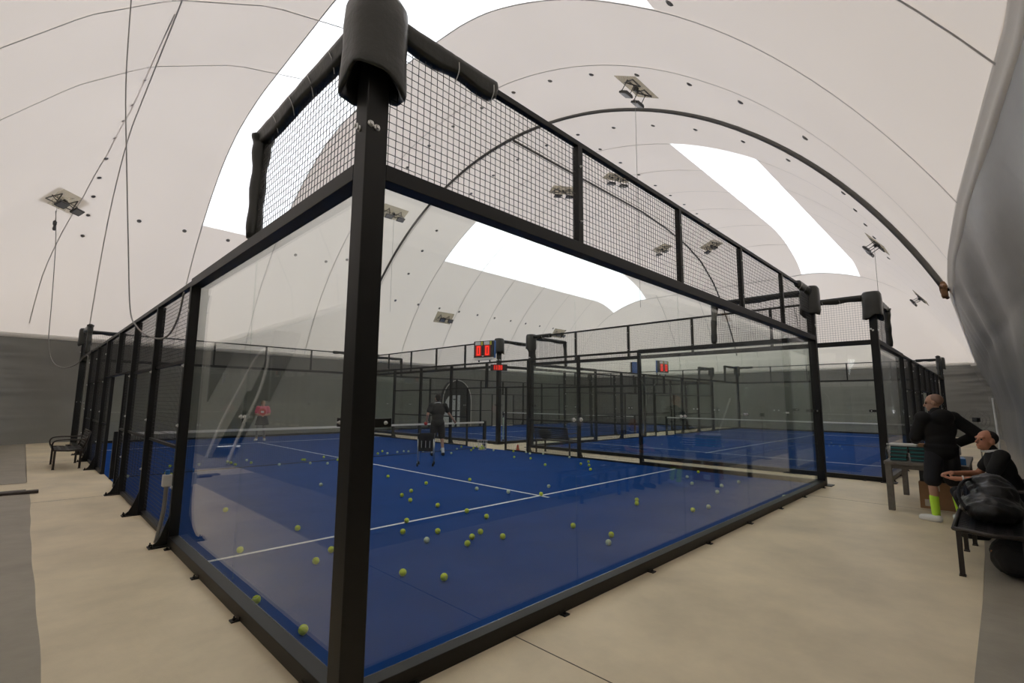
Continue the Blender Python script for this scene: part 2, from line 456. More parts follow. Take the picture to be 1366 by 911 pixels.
# hem where liner meets the membrane
n_trim = 0
for part, n in (('near', 110), ('far', 60), ('left', 40), ('right', 40)):
    n_trim += 1
    vs, fs = [], []
    lv = [(3.66, -.004), (3.68, .014), (3.72, .022), (3.76, .012), (3.80, .022), (3.83, .014), (3.85, -.004)] if part == 'near' else [(3.74, .02), (3.76, .04), (3.88, .04), (3.9, .0)]
    for z, off in lv:
        for (x, y) in ring(min(z, 3.8) if z < 3.8 else z, part, n):
            if part == 'near': y -= bulge(x, z, -1)
            c = Vector((min(max(x, 4), 26), min(max(y, 4), 16), z)); v = Vector((x, y, z)); vs.append(v+(c-v).normalized()*off)
    nn = len(vs)//len(lv)
    for i in range(len(lv)-1):
        for j in range(nn-1): fs.append((i*nn+j, i*nn+j+1, (i+1)*nn+j+1, (i+1)*nn+j))
    me = bpy.data.meshes.new('trim_%d' % n_trim); me.from_pydata(vs, [], fs); me.materials.append(MT['hem'])
    for p in me.polygons: p.use_smooth = True
    o = struct(obj('trim_%d' % n_trim, me))

# ---------------------------------------------------------------- floor
fl = struct(obj('floor', boxme(-1.16, 33.2, -2.37, 21.9, -.12, 0, 'floor', MT['concrete']))); fl['label'] = 'beige concrete floor slab around the courts'
for x0, x1, y0, y1 in ((1.17, 1.178, -2.37, -.1), (-1.16, -.1, 8.0, 8.006), (8.6, 8.606, -2.37, -.1), (-1.16, -.1, 14.5, 14.506)):
    obj('saw_cut', boxme(x0, x1, y0, y1, .0, .0012, 'saw_cut', MT['joint']), fl)
gd = struct(obj('ground', boxme(-70, 100, -70, 90, -.5, -.14, 'ground', MT['ground']))); gd['label'] = 'pale gravel ground outside the dome'
def sheet(xa, xb, ya, yb, edge, seed):
    rnd = random.Random(seed); nx = max(4, int((xb-xa)/.22)); ny = max(4, int((yb-ya)/.22)); nx, ny = min(nx, 170), min(ny, 130)
    vs, fs = [], []
    for j in range(ny+1):
        for i in range(nx+1):
            x = xa+(xb-xa)*i/nx; y = ya+(yb-ya)*j/ny
            z = .006+.012*max(0, math.sin(x*2.3+y*3.1+seed))*max(0, math.sin(y*1.7-x*1.1))+.004*rnd.random()
            if edge == 'x' and i == nx: x += .008*math.sin(y*.9)+.004*math.sin(y*4.1); z = .002
            if edge == 'y' and j == ny: y += .015*math.sin(x*.9); z = .002
            vs.append((x, y, z))
    for j in range(ny):
        for i in range(nx): a = j*(nx+1)+i; fs.append((a, a+1, a+nx+2, a+nx+1))
    me = bpy.data.meshes.new('floor_tarp'); me.from_pydata(vs, [], fs); me.materials.append(MT['tarp'])
    for p in me.polygons: p.use_smooth = True
    return me
def tarpo(me, label):
    o = obj('floor_tarp', me); struct(o); o['label'] = label
tarpo(sheet(-3.2, -1.14, -3.2, 9.1, 'x', 1), 'grey tarpaulin strip on the floor below the dark plank')
tarpo(sheet(-3.2, -1.17, 10.5, 22.0, 'x', 2), 'grey wrinkled tarpaulin strip on the floor beyond the dark plank')
tarpo(sheet(-1.14, 33.0, -3.1, -2.36, 'y', 3), 'grey tarpaulin strip on the floor under the bench and bags')
obj('floor_slab', boxme(-3.2, -1.16, 9.0, 10.6, -.1, .0, 'floor_slab', MT['concrete']), fl)
sk = struct(obj('floor_edge', boxme(-4.0, 34.2, -4, 23.5, -.135, -.03, 'floor_edge', MT['tarp'])))
sk['label'] = 'grey ground sheet under the foot of the dome walls'
tag(obj('plank', bevbox(-1.55, -1.03, 9.0, 9.16, .004, .045, .004, 'plank', MT['wood'])), 'dark wooden plank lying on the concrete strip beside the tarpaulin', 'plank')
tag(obj('plank', bevbox(-1.75, -1.18, 9.2, 9.4, .004, .03, .004, 'plank', MT['table'])), 'grey weathered board lying behind the dark wooden plank', 'plank')

# ---------------------------------------------------------------- padel cages
mecache = {}
def shared(key, fn):
    if key not in mecache: mecache[key] = fn()
    return mecache[key]
def wiremesh(L, z0, z1, step=.05, r=.0017):
    bm = bmesh.new()
    def bar(a, b):
        a, b = Vector(a), Vector(b); d = (b-a).normalized()
        u = Vector((0, 1, 0)); v = d.cross(u)
        q = [[bm.verts.new(p+(u*cx+v*cy)*r) for cx, cy in ((1,1),(-1,1),(-1,-1),(1,-1))] for p in (a, b)]
        for k in range(4): bm.faces.new((q[0][k], q[0][(k+1)%4], q[1][(k+1)%4], q[1][k]))
    n = int(L/step)
    for i in range(n+1): bar((i*L/n, 0, z0), (i*L/n, 0, z1))
    m_ = int((z1-z0)/step)
    for i in range(m_+1): bar((0, .004, z0+i*(z1-z0)/m_), (L, .004, z0+i*(z1-z0)/m_))
    return finish(bm, 'mesh_panel', MT['wire'])
def boltme(r=.018):
    bm = bmesh.new(); lathe(bm, [(0, 0), (r, 0), (r, .006), (r*.55, .010), (r*.5, .02), (0, .02)], 10); return finish(bm, 'bolt', MT['bolt'], False)
BOLT = boltme(); BOLTN = Matrix.Rotation(PI/2, 4, 'X')      # axis towards -y (outwards)
def gussetme():
    bm = bmesh.new(); pr = [(-.1, .012), (-.23, .012), (-.23, .03), (-.195, .06), (-.17, .11), (-.145, .18), (-.12, .26), (-.1, .32)]
    a = [bm.verts.new((-.012, y, z)) for y, z in pr]; b = [bm.verts.new((.012, y, z)) for y, z in pr]
    bm.faces.new(a); bm.faces.new(list(reversed(b)))
    for i in range(len(pr)): j = (i+1) % len(pr); bm.faces.new((a[i], b[i], b[j], a[j]))
    return finish(bm, 'gusset', MT['steel'])
def footme():
    bm = bmesh.new(); box(bm, -.06, .06, -.27, .02, 0, .014)
    for sx in (-.04, .04): lathe(bm, [(.014, .014), (.014, .03), (.007, .03), (.007, .05)], 8, org=(sx, -.245, 0))
    return finish(bm, 'foot_plate', MT['steel'])
def lugme():
    bm = bmesh.new(); box(bm, -.03, .03, -.155, -.09, 0, .010); lathe(bm, [(.012, .010), (.012, .022), (.006, .022), (.006, .036)], 8, org=(0, -.13, 0))
    box(bm, -.03, .03, -.104, -.1, 0, .03)
    return finish(bm, 'anchor_lug', MT['steel'])
def wrap(P, hw, hh, sd, name):
    """soft rounded-rectangle vinyl wrap along a path; lower edge sags unevenly"""
    rnd = random.Random(sd); bm = bmesh.new(); rings = []; n = 20; prev = None
    for i, p in enumerate(P):
        d = (P[min(i+1, len(P)-1)]-P[max(i-1, 0)]).normalized()
        u = Vector((0, 0, 1)); u = u-d*u.dot(d)
        if u.length < .3: u = prev-d*prev.dot(d)
        u.normalize(); prev = u; v = d.cross(u)
        k = 1+.035*rnd.uniform(-1, 1); lowr = 1.15+.22*math.sin(i*.55+sd)+.1*rnd.random()
        e = .82 if i in (0, len(P)-1) else 1
        rg = []
        for j in range(n):
            a = 2*PI*j/n; c, s_ = math.cos(a), math.sin(a); r = 1/(abs(c)**4+abs(s_)**4)**.25
            y = hw*r*c*k*e*(.8 if s_ < -.3 else 1); z = hh*r*s_*e*(lowr if s_ < 0 else 1)
            rg.append(bm.verts.new(p+v*y+u*z))
        rings.append(rg)
    for a, b in zip(rings, rings[1:]):
        for j in range(n): bm.faces.new((a[j], a[(j+1)%n], b[(j+1)%n], b[j]))
    bm.faces.new(rings[0]); bm.faces.new(rings[-1])
    return finish(bm, name, MT['vinyl'], True)
def sleeve(pts, rad, name, sd):
    return wrap(smoothpath(pts, 7), .062, .062, sd, name)
def hoodme():
    # vinyl wrap around the post top: a soft closed roll, open and gaping at the bottom
    bm = bmesh.new(); n = 28; rings = []
    for (z, k, wob) in ((4.05, .55, 0), (4.04, .85, 0), (3.99, 1.0, 0), (3.85, 1.04, .01), (3.7, 1.02, .015), (3.58, 1.05, .02), (3.50, 1.08, .03), (3.47, 1.04, .035)):
        rg = []
        for i in range(n):
            a = 2*PI*i/n; ca, sa = math.cos(a), math.sin(a)
            # rounded square, long flap towards the end wall side
            r = .175/(abs(ca)**2.6+abs(sa)**2.6)**(1/2.6)
            zz = z
            if z < 3.6: zz -= (.055*math.cos(2*(a-PI*.75))+.02*math.sin(5*a))*((3.6-z)/.13)
            r2 = r*k*(1+wob*math.sin(5*a+1))
            rg.append(bm.verts.new((-.03+r2*ca, -.03+r2*sa, zz)))
        rings.append(rg)
    inner = [bm.verts.new((-.03+(v.co.x+.03)*.88, -.03+(v.co.y+.03)*.88, v.co.z+.02)) for v in rings[-1]]
    inn2 = [bm.verts.new((-.03+(v.co.x+.03)*.85, -.03+(v.co.y+.03)*.85, 3.8)) for v in rings[-1]]
    rings += [inner, inn2]
    for a, b in zip(rings, rings[1:]):
        for k in range(n): bm.faces.new((a[k], a[(k+1)%n], b[(k+1)%n], b[k]))
    bm.faces.new(rings[0])
    return finish(bm, 'corner_hood', MT['vinyl'], True)
def tieme(a, b):
    bm = bmesh.new(); tube(bm, smoothpath([a, (Vector(a)+Vector(b))/2+Vector((0, -.02, 0)), b], 4), .0035, 5); return finish(bm, 'zip_tie', MT['tie'])

def cage(label):
    T = thing('padel_cage', label, 'court cage')
    def P(name, me, W, s=0, t=0, z=0, parent=None, extra=None):
        m = W @ Matrix.Translation((s, t, z))
        if extra is not None: m = m @ extra
        if parent is not None:
            o = obj(name, me, parent, mw=(Matrix.Translation((s, t, z)) if extra is None else Matrix.Translation((s, t, z)) @ extra)); return o
        return obj(name, me, T, mw=m)
    def frame(o, u, m):
        return Matrix(((u[0], m[0], 0, o[0]), (u[1], m[1], 0, o[1]), (0, 0, 1, 0), (0, 0, 0, 1)))
    ends = [frame((0,0), (1,0), (0,1)), frame((10,20), (-1,0), (0,-1))]
    sides = [frame((0,20), (0,-1), (1,0)), frame((10,0), (0,1), (-1,0))]
    pane = lambda L, k: shared(('pane', L, k), lambda: boxme(.003, L-.003, -.012, 0, .1, 2.91, 'glass_pane', MT['glass']))
    def clamp(W, s):
        c = P('clamp_plate', shared('clamp', lambda: boxme(-.085, .085, -.02, -.0125, -.055, .055, 'clamp_plate', MT['clamp'])), W, s, 0, 1.45)
        for d in (-.05, .05): P('bolt', BOLT, W, d, -.02, 0, c, BOLTN)
    lug = shared('lug', lugme)
    for W in ends:
        for i in range(5):
            s0 = 2*i+(.045 if i == 0 else 0); L = 2-(.045 if i in (0, 4) else 0)
            P('glass_pane', pane(L, 'e'), W, s0)
        P('base_beam', shared('bbe', lambda: bevbox(.04, 9.96, -.1, .0, 0, .1, .004, 'base_beam', MT['steel'])), W)
        for i in range(8): P('anchor_lug', lug, W, .35+i*1.33)
        P('beam', shared('be', lambda: bevbox(.04, 9.96, -.1, .01, 2.9, 3.0, .004, 'beam', MT['steel'])), W)
        P('top_rail', shared('tre', lambda: bevbox(.04, 9.96, -.075, -.025, 3.915, 3.965, .005, 'top_rail', MT['steel'])), W)
        for s in (2, 4, 6, 8):
            clamp(W, s)
            p = P('mesh_post', shared('mp', lambda: boxme(-.03, .03, -.08, -.02, 3.0, 3.915, 'mesh_post', MT['steel'])), W, s)
            for z in (3.2, 3.72): P('bolt', shared('boltd', lambda: boltme(.011)), W, .0, -.08, z, p, BOLTN)
        for i in range(5):
            P('mesh_panel', shared('mpn', lambda: wiremesh(1.95, 3.0, 3.93)), W, 2*i+.025, -.05)
    for W in sides:
        for s in (0, 2, 16, 18):
            s0 = s+(.045 if s == 0 else .0); L = 2-(.045 if s in (0, 18) else 0)
            if s == 2: L -= .04
            if s == 16: s0 += .04; L -= .04
            P('glass_pane', pane(round(L, 3), 's'), W, s0)
        for s in (2, 18): clamp(W, s)
        for s0 in (.04, 16.0):
            P('base_beam', shared('bbs', lambda: bevbox(0, 3.96, -.1, .0, 0, .1, .004, 'base_beam', MT['steel'])), W, s0)
            P('beam', shared('bs', lambda: bevbox(0, 3.96, -.1, .01, 2.9, 3.0, .004, 'beam', MT['steel'])), W, s0)
            for k in range(4): P('anchor_lug', lug, W, s0+.18+k*1.17)
        P('rail', shared('sr', lambda: bevbox(4.0, 16.0, -.085, -.02, 2.93, 2.99, .004, 'rail', MT['steel'])), W)
        for s in (4, 6, 8, 12, 14, 16):
            p = P('post', shared('post', lambda: bevbox(-.035, .035, -.1, .0, 0, 2.93, .004, 'post', MT['steel'])), W, s)
            P('foot_plate', shared('foot', footme), W, 0, 0, 0, p)
            P('gusset', shared('gusset', gussetme), W, 0, 0, 0, p)
            for z in (.62, 1.3, 1.98, 2.62): P('bolt', shared('bolt2', lambda: boltme(.02)), W, 0, -.1, z, p, BOLTN)
        P('half_post', shared('hpost', lambda: bevbox(-.035, .035, -.1, .0, 2.1, 2.93, .004, 'half_post', MT['steel'])), W, 10)
        for s in (9, 11): P('gate_post', shared('gpost', lambda: bevbox(-.025, .025, -.06, .0, 0, 2.1, .004, 'gate_post', MT['steel'])), W, s)
        P('transom', shared('trans', lambda: bevbox(8, 12, -.06, .0, 2.06, 2.1, .004, 'transom', MT['steel'])), W)
        for s0 in (4, 11):
            Lr = 4.0 if s0 == 4 else 5.0
        for (s0, L) in ((4.035, 1.93), (6.035, 1.93), (8.035, .94), (11.025, .94), (12.035, 1.93), (14.035, 1.93)):
            for z in (1.02, 2.02):
                if L < 1 and z > 2: continue
                P('mid_rail', shared(('mr', L), lambda L=L: boxme(0, L, -.055, -.015, 0, .035, 'mid_rail', MT['steel'])), W, s0, 0, z)
            P('base_rail', shared(('br', L), lambda L=L: boxme(0, L, -.07, -.0, 0, .05, 'base_rail', MT['steel'])), W, s0)
            P('mesh_panel', shared(('mps', L), lambda L=L: wiremesh(L, .05, 2.93)), W, s0, -.035)
        P('mesh_panel', shared('mpg', lambda: wiremesh(1.97, 2.1, 2.93)), W, 9.0, -.035)
        for s0, sp in ((.0, 2), (18, 18)):
            P('mesh_panel', shared('mpn', None), W, s0+.025, -.05)
            P('top_rail', shared('trs', lambda: bevbox(.02, 1.98, -.075, -.025, 3.915, 3.965, .005, 'top_rail', MT['steel'])), W, s0)
            P('mesh_post', shared('mp2', lambda: boxme(-.03, .03, -.08, -.02, 3.0, 3.96, 'mesh_post', MT['steel'])), W, sp)
    # corners
    for cx, cy, sx, sy in ((0,0,1,1), (10,0,-1,1), (10,20,-1,-1), (0,20,1,-1)):
        ang = {(1,1): 0, (-1,1): PI/2, (-1,-1): PI, (1,-1): -PI/2}[(sx, sy)]
        W = Matrix.Translation((cx, cy, 0)) @ Matrix.Rotation(ang, 4, 'Z')
        mirror = (sx*sy < 0)     # end wall lies along local y instead of x
        cp = P('corner_post', shared('cpost', lambda: bevbox(-.1, .04, -.1, .04, 0, 3.98, .006, 'corner_post', MT['steel'])), W)
        P('bolt', shared('bolt2', None), W, -.035, -.1, 3.2, cp, BOLTN); P('bolt', shared('bolt2', None), W, -.075, -.1, 3.21, cp, BOLTN)
        P('bolt', shared('bolt2', None), W, -.1, -.02, 3.2, cp, Matrix.Rotation(-PI/2, 4, 'Y')); P('bolt', shared('bolt2', None), W, -.1, .015, 3.23, cp, Matrix.Rotation(-PI/2, 4, 'Y'))
        P('corner_foot', shared('cfoot', lambda: boxme(-.2, .06, -.2, .06, 0, .014, 'corner_foot', MT['steel'])), W, parent=cp)
        for k in (0, 1):
            cl = P('corner_clamp', shared(('ccl', k), lambda k=k: (boxme(.0, .17, -.055, -.012, -.025, .025, 'corner_clamp', MT['steel']) if k == 0 else boxme(-.055, -.012, .0, .17, -.025, .025, 'corner_clamp', MT['steel']))), W, 0, 0, 1.47, cp)
            if k == 0: P('bolt', shared('boltd', None), W, .13, -.055, 0, cl, BOLTN)
            else: P('bolt', shared('boltd', None), W, -.055, .13, 0, cl, Matrix.Rotation(-PI/2, 4, 'Y'))
        P('corner_hood', shared('hood', hoodme), W)
        def sl(axis, length, key):
            if axis == 'x': f = lambda s: (s, -.05, 3.94)
            else: f = lambda s: (-.05, s, 3.94)
            return shared(key, lambda: sleeve([f(.12), f(.12+(length-.12)*.35), f(.12+(length-.12)*.7), f(length)], .068, 'foam_sleeve', len(mecache)))
        ea, sa = ('y', 'x') if mirror else ('x', 'y')
        P('foam_sleeve', sl(ea, .95, ('se', ea)), W)
        P('foam_sleeve', sl(sa, 1.98, ('ss', sa)), W)
        g = (lambda a, z: (a, -.05, z)) if sa == 'x' else (lambda a, z: (-.05, a, z))
        def drop():
            bm = bmesh.new(); Pp = smoothpath([g(1.94, 3.96), g(1.96, 3.8), g(1.99, 3.4), g(2.0, 3.02)], 6)
            tube(bm, Pp, [.095-.03*min(1, i/9)+.006*math.sin(i*1.3) for i in range(len(Pp))], 12); return finish(bm, 'foam_sleeve', MT['vinyl'], True)
        P('foam_sleeve', shared(('sd', sa), drop), W)
        for a_ in (.45, .8, 1.15, 1.5):
            h = (lambda a, o, z: (a, o, z)) if sa == 'x' else (lambda a, o, z: (o, a, z))
            P('zip_tie', shared(('zt', sa, a_), lambda: tieme(h(a_, -.125, 3.95), h(a_+.03, -.06, 3.83))), W)
        for a_ in (.55, .88):
            h = (lambda a, o, z: (a, o, z)) if ea == 'x' else (lambda a, o, z: (o, a, z))
            P('zip_tie', shared(('zt', ea, a_), lambda: tieme(h(a_, -.125, 3.93), h(a_+.02, -.06, 3.82))), W)
    return T
def turf(loc, rz, label):
    t = thing('court_carpet', label, 'turf', loc, rz)
    obj('carpet', shared('carpet', lambda: boxme(.0, 10.0, .0, 20.0, .001, .012, 'carpet', MT['turf'])), t)
    for y in (3.05, 16.95): obj('service_line', shared('sline', lambda: boxme(0.02, 9.98, -.025, .025, .012, .0145, 'service_line', MT['line'])), t, loc=(0, y, 0))
    obj('centre_line', shared('cline', lambda: boxme(4.975, 5.025, 2.85, 17.15, .012, .0146, 'centre_line', MT['line'])), t)
    return t
def net(loc, rz, label):
    t = thing('court_net', label, 'net', loc, rz, None)
    for x in (.02, 9.98): obj('net_post', shared('npost', lambda: bevbox(-.04, .04, -.05, .05, .012, .94, .006, 'net_post', MT['steel'])), t, loc=(x, 10, 0))
    obj('net_band', shared('nband', lambda: bevbox(.06, 9.94, 9.988, 10.012, .86, .915, .006, 'net_band', MT['netwhite'])), t)
    obj('net_mesh', shared('nmesh', lambda: netme()), t)
    obj('bottom_cord', shared('ncord', lambda: tubeme([(.06, 10, .03), (5, 10, .03), (9.94, 10, .03)], .008, 'bottom_cord', MT['netcord'])), t)
    return t
def netme():
    me = wiremesh(9.88, .03, .87, .045, .0014); me.materials.clear(); me.materials.append(MT['netcord'])
    me.transform(Matrix.Translation((.06, 10, 0))); me.name = 'net_mesh'; return me
A = cage('black steel and glass padel cage whose floor is strewn with tennis balls')
RB = -PI/2
B = copy_tree(A); B.location = (11.5, 9.15, 0); B.rotation_euler = (0, 0, RB)
B['label'] = 'black steel and glass padel cage standing behind the table with ball packs'
Cc = copy_tree(A); Cc.location = (11.5, 20.9, 0); Cc.rotation_euler = (0, 0, RB)
Cc['label'] = 'black steel and glass padel cage with a red digital clock on its corner post'
turf((0,0,0), 0, 'blue artificial turf strewn with yellow tennis balls inside the glass cage')
turf((11.5,9.15,0), RB, 'blue artificial turf with white lines inside the cage behind the table')
turf((11.5,20.9,0), RB, 'blue artificial turf inside the cage with the red clock on its corner')
net((0,0,0), 0, 'black court net with white band that the man in charcoal rests a hand on')
net((11.5,9.15,0), RB, 'black court net with white band inside the cage behind the table')
net((11.5,20.9,0), RB, 'black court net with white band inside the cage with the red clock')

# ---------------------------------------------------------------- tennis balls
def ballme(name, m):
    bm = bmesh.new(); bmesh.ops.create_icosphere(bm, subdivisions=3, radius=.033)
    for f in bm.faces: f.smooth = True
    # the curved seam
    pts = []
    for i in range(41):
        t = 2*PI*i/40; a = .44; b = math.sin(2*t)*.62
        v = Vector((math.cos(t)*math.cos(b)+a*0, math.sin(t)*math.cos(b), math.sin(b)))
        pts.append(v.normalized()*.0328)
    tube(bm, pts, .0014, 4, False, 1)
    return finish(bm, name, [m, MT['ballseam']])
BY, BP = ballme('tennis_ball', MT['ball']), ballme('tennis_ball', MT['ballpale'])
def ray(u, v):
    d = Vector(((u-683)/fpx, -(v-455.5)/fpx, 1)); return rt2*d.x+up2*d.y+fw*d.z
def onz(u, v, z):
    d = ray(u, v); t = (z-CAM.z)/d.z; return CAM+d*t
YB = [(517.6,635.2),(568.5,644.4),(536,660.4),(548.4,654.6),(547.3,667),(583.9,673.8),(626.6,639.6),(721.8,658.7),(727.3,619.8),(707.8,611.3),(686,609.6),(622.8,681.3),(649,688.8),(542.5,694.3),(537.4,709),(583.9,708.3),(640.9,709),(629.6,715.8),(623.5,724.7),(670.6,715.4),(764.5,701),(815.4,713),(849.5,666.6),(849.5,671.4),(537.4,763.6),(592.4,769.7),(774.8,618.8),(785,615.7),(785.7,620.5),(787.7,626),
 (300.8,679.9),(320.3,733.4),(341.8,800),(404.6,840),(397,704.4),(441.8,733),(421.3,748),(226.8,621.5),(221.6,631),(228,632.8),(308,617),(303.6,616),(335,617),(403.5,613),(406.5,613.2),(431.9,609.6),(450.6,613.3),(453.6,613),(313.8,619.5),
 (931.5,629.5),(924.2,680),(504,605),(509.9,601.8),(589,599.5),(615.5,595.8),(636,595.8),(631,597.7),(641.3,598.6),(628.4,600.5),(685,601.8)]
PB = [(636,651.6),(678,656),(732,648.5),(569.2,720.2),(811.7,723.6),(428,646.4),(452,688.4),(218.6,635.5),(329,613.7),(372.5,619.5),(413.8,617.7),(436.7,618),(169.5,635),(265.3,619.7),(916.7,636),(923.2,644.7),(985.5,642.8),(962.6,647.9),(956.8,656),(945.2,675.9),(1049.7,663),
 (516.8,604.6),(529.9,603),(538.6,601.8),(544.8,602),(564.4,601.4),(602,604.4),(609.5,598.6),(658.4,600.3),(701.7,602.9),(707,605),(727.8,604.7),(759.7,609.8)]
placed = []
for lst, me, lb, gr in ((YB, BY, 'bright yellow-green tennis ball lying on the blue court', 'yellow balls scattered on the court'), (PB, BP, 'faded pale tennis ball lying on the blue court', 'faded balls scattered on the court')):
    for (u, v) in lst:
        p = onz(u, v, .045)
        p.x = min(max(p.x, .06), 9.92); p.y = max(p.y, .06)
        for q in placed:
            d = Vector((p.x-q.x, p.y-q.y, 0))
            if d.length < .067: p = q+(d.normalized() if d.length > 1e-4 else Vector((1, 0, 0)))*.068; p.z = .045
        if abs(p.y-10) < .05: p.y = 9.94
        placed.append(p.copy())
        o = obj('tennis_ball', me, loc=(p.x, p.y, .0455)); o.rotation_euler = (random.random()*6, random.random()*6, random.random()*6)
        tag(o, lb, 'ball', gr)

# ---------------------------------------------------------------- floodlights under the dome
def floodlight():
    t = thing('floodlight', '', 'floodlight', group=None)
    bm = bmesh.new(); box(bm, -.62, .62, -.36, .36, .0, .012); obj('mounting_patch', finish(bm, 'mounting_patch', MT['patchclear']), t)
    for s in (-1, 1):
        bm = bmesh.new(); x = .3*s
        for a, b in (((x-.2, -.2), (x+.2, -.2)), ((x-.2, -.2), (x, .2)), ((x+.2, -.2), (x, .2))):
            tube(bm, [(a[0], a[1], .03), (b[0], b[1], .03)], .018, 6)
        obj('base_bracket', finish(bm, 'base_bracket', MT['pipe']), t)
        bm = bmesh.new()
        for d in (-.17, .17): tube(bm, [(x+d, 0, .03), (x+d, .01, .18), (x+d, .04, .32)], .012, 6)
        tube(bm, [(x-.17, 0, .03), (x+.17, 0, .03)], .014, 6)
        obj('yoke', finish(bm, 'yoke', MT['lamp']), t)
        bm = bmesh.new(); box(bm, x-.17, x+.17, -.12, .12, .31, .36)
        for k in range(5): box(bm, x-.15, x+.15, -.1+k*.045, -.09+k*.045, .28, .31)
        h = obj('lamp_housing', finish(bm, 'lamp_housing', MT['lamp']), t)
        obj('lens', boxme(x-.15, x+.15, -.10, .10, .36, .366, 'lens', MT['lens']), h)
    bm = bmesh.new(); box(bm, -.05, .05, -.05, .05, .012, .12); obj('junction_box', finish(bm, 'junction_box', MT['lamp']), t)
    return t
FL = floodlight(); first = True; late = []
def cordme(L): return tubeme([(0,0,0), (0,0,-L*.5), (0,0,-L)], .006, 'hanging_cord', MT['cable'], 5)
for X, Y, spin, L, lb in ((9.6, 3.6, 0, 6.0, 'floodlight pair on the dome just outside the grey conduit arch with a long hanging cord'),
    (9.75, 16.2, 0, 4.5, 'floodlight pair on the far dome side next to the grey conduit arch'),
    (15.9, 20.35, 0, 0, 'floodlight pair low on the far dome side below the long skylight'),
    (16.6, 8.6, .5, 0, 'floodlight pair on the dome ridge by the conduit, on the table side'),
    (15.9, 11.2, .5, 0, 'floodlight pair on the dome ridge by the conduit, on the scoreboard side'),
    (26.8, 8.6, .5, 0, 'far floodlight pair beside the ridge conduit, on the side nearer the table'),
    (25.9, 11.3, .5, 0, 'far floodlight pair beside the ridge conduit, on the side nearer the scoreboards'),
    (26.5, 20.2, 0, 0, 'far floodlight pair low on the dome above the cage with the red clock'),
    (17.8, -.35, 0, 4.0, 'floodlight pair on the dome side above the table, hanging a thin cord'),
    (26.0, -.75, 0, 0, 'far small floodlight pair low on the dome above the people at the table'),
    (-1.05, 18.3, 0, 0, 'floodlight pair on the wrinkled corner of the dome with a dangling plug')):
    o = FL if first else copy_tree(FL); first = False
    o.matrix_basis = onsurf(X, Y, spin, .012); o['label'] = lb; o['group'] = 'floodlights under the dome'
    late.append((o, L, X))
for o, L, X in late:
    if L:
        c = obj('hanging_cord', cordme(L), o); c.matrix_basis = (o.matrix_basis.to_3x3().inverted()).to_4x4(); c.location = (0, 0, .12)
    if X < 0:
        c = obj('plug_cord', cordme(.75), o); c.matrix_basis = (o.matrix_basis.to_3x3().inverted()).to_4x4(); c.location = (-.2, -.1, .1)
        bm = bmesh.new(); lathe(bm, [(.03, -.95), (.045, -.9), (.03, -.8), (.05, -.75), (.05, -.66), (.02, -.62)], 8)
        c = obj('plug', finish(bm, 'plug', MT['lamp']), o); c.matrix_basis = (o.matrix_basis.to_3x3().inverted()).to_4x4(); c.location = (-.2, -.1, .1)

# ---------------------------------------------------------------- cables at the left
def roof_hit(u, v):
    d = ray(u, v); t = 5.0
    while t < 40:
        p = CAM+d*t
        if p.z > ZH and (half(p.x, p.z, 1 if p.y > YC else -1) < abs(p.y-YC)): return p
        t += .02
    return p
def lerp1(a, b, t): return a+(b-a)*t
def aty(u, v, Y):
    d = ray(u, v); return CAM+d*((Y-CAM.y)/d.y)
top1 = roof_hit(176, -14)
tag(obj('power_cable', tubeme(smoothpath([top1, aty(168, 110, lerp1(top1.y, 8.4, .45)), aty(169, 220, lerp1(top1.y, 8.4, .75)), aty(171, 320, lerp1(top1.y, 8.4, .93)), (-.17, 8.25, 3.2), (-.15, 7.4, 2.78), (-.15, 6.1, 2.5), (-.15, 4.9, 2.38), (-.14, 4.35, 2.55), (-.14, 4.12, 2.85)], 8), .011, 'power_cable', MT['cable'], 6)), 'grey power cable dropping from the dome and sagging across the mesh bays', 'cable')
top2 = surf(-1.2, 18.7)
tag(obj('power_cable', tubeme(smoothpath([top2, (-1.1, 18.6, 6.5), (-1.02, 18.45, 4.6), (-.98, 18.3, 3.4), (-.85, 18.0, 2.75), (-.6, 17.3, 2.5), (-.35, 16.7, 2.6), (-.18, 16.12, 2.85), (-.15, 16.06, 2.6), (-.15, 16.1, 1.9), (-.15, 16.03, 1.2), (-.15, 16.08, .5), (-.15, 16.05, .2)], 8), .013, 'power_cable', MT['cable'], 6)), 'grey power cable hanging under the corner floodlight and running down the cage post', 'cable')
# socket box and hose on the post beside the first mesh bay
so = thing('socket_box', 'white plastic socket box with grey hose strapped to the cage post', 'socket box', (-.13, 4.09, .0))
obj('box_body', bevbox(-.045, .045, .0, .075, .62, .75, .008, 'box_body', MT['whitepipe']), so)
obj('blue_cap', bevbox(-.02, .02, .02, .06, .75, .80, .006, 'blue_cap', MT['bluep']), so)
obj('hose', tubeme(smoothpath([(0, .04, .62), (.0, .045, .45), (-.01, .045, .3), (-.03, .045, .14), (-.05, .045, .02)], 6), .022, 'hose', MT['cable']), so)

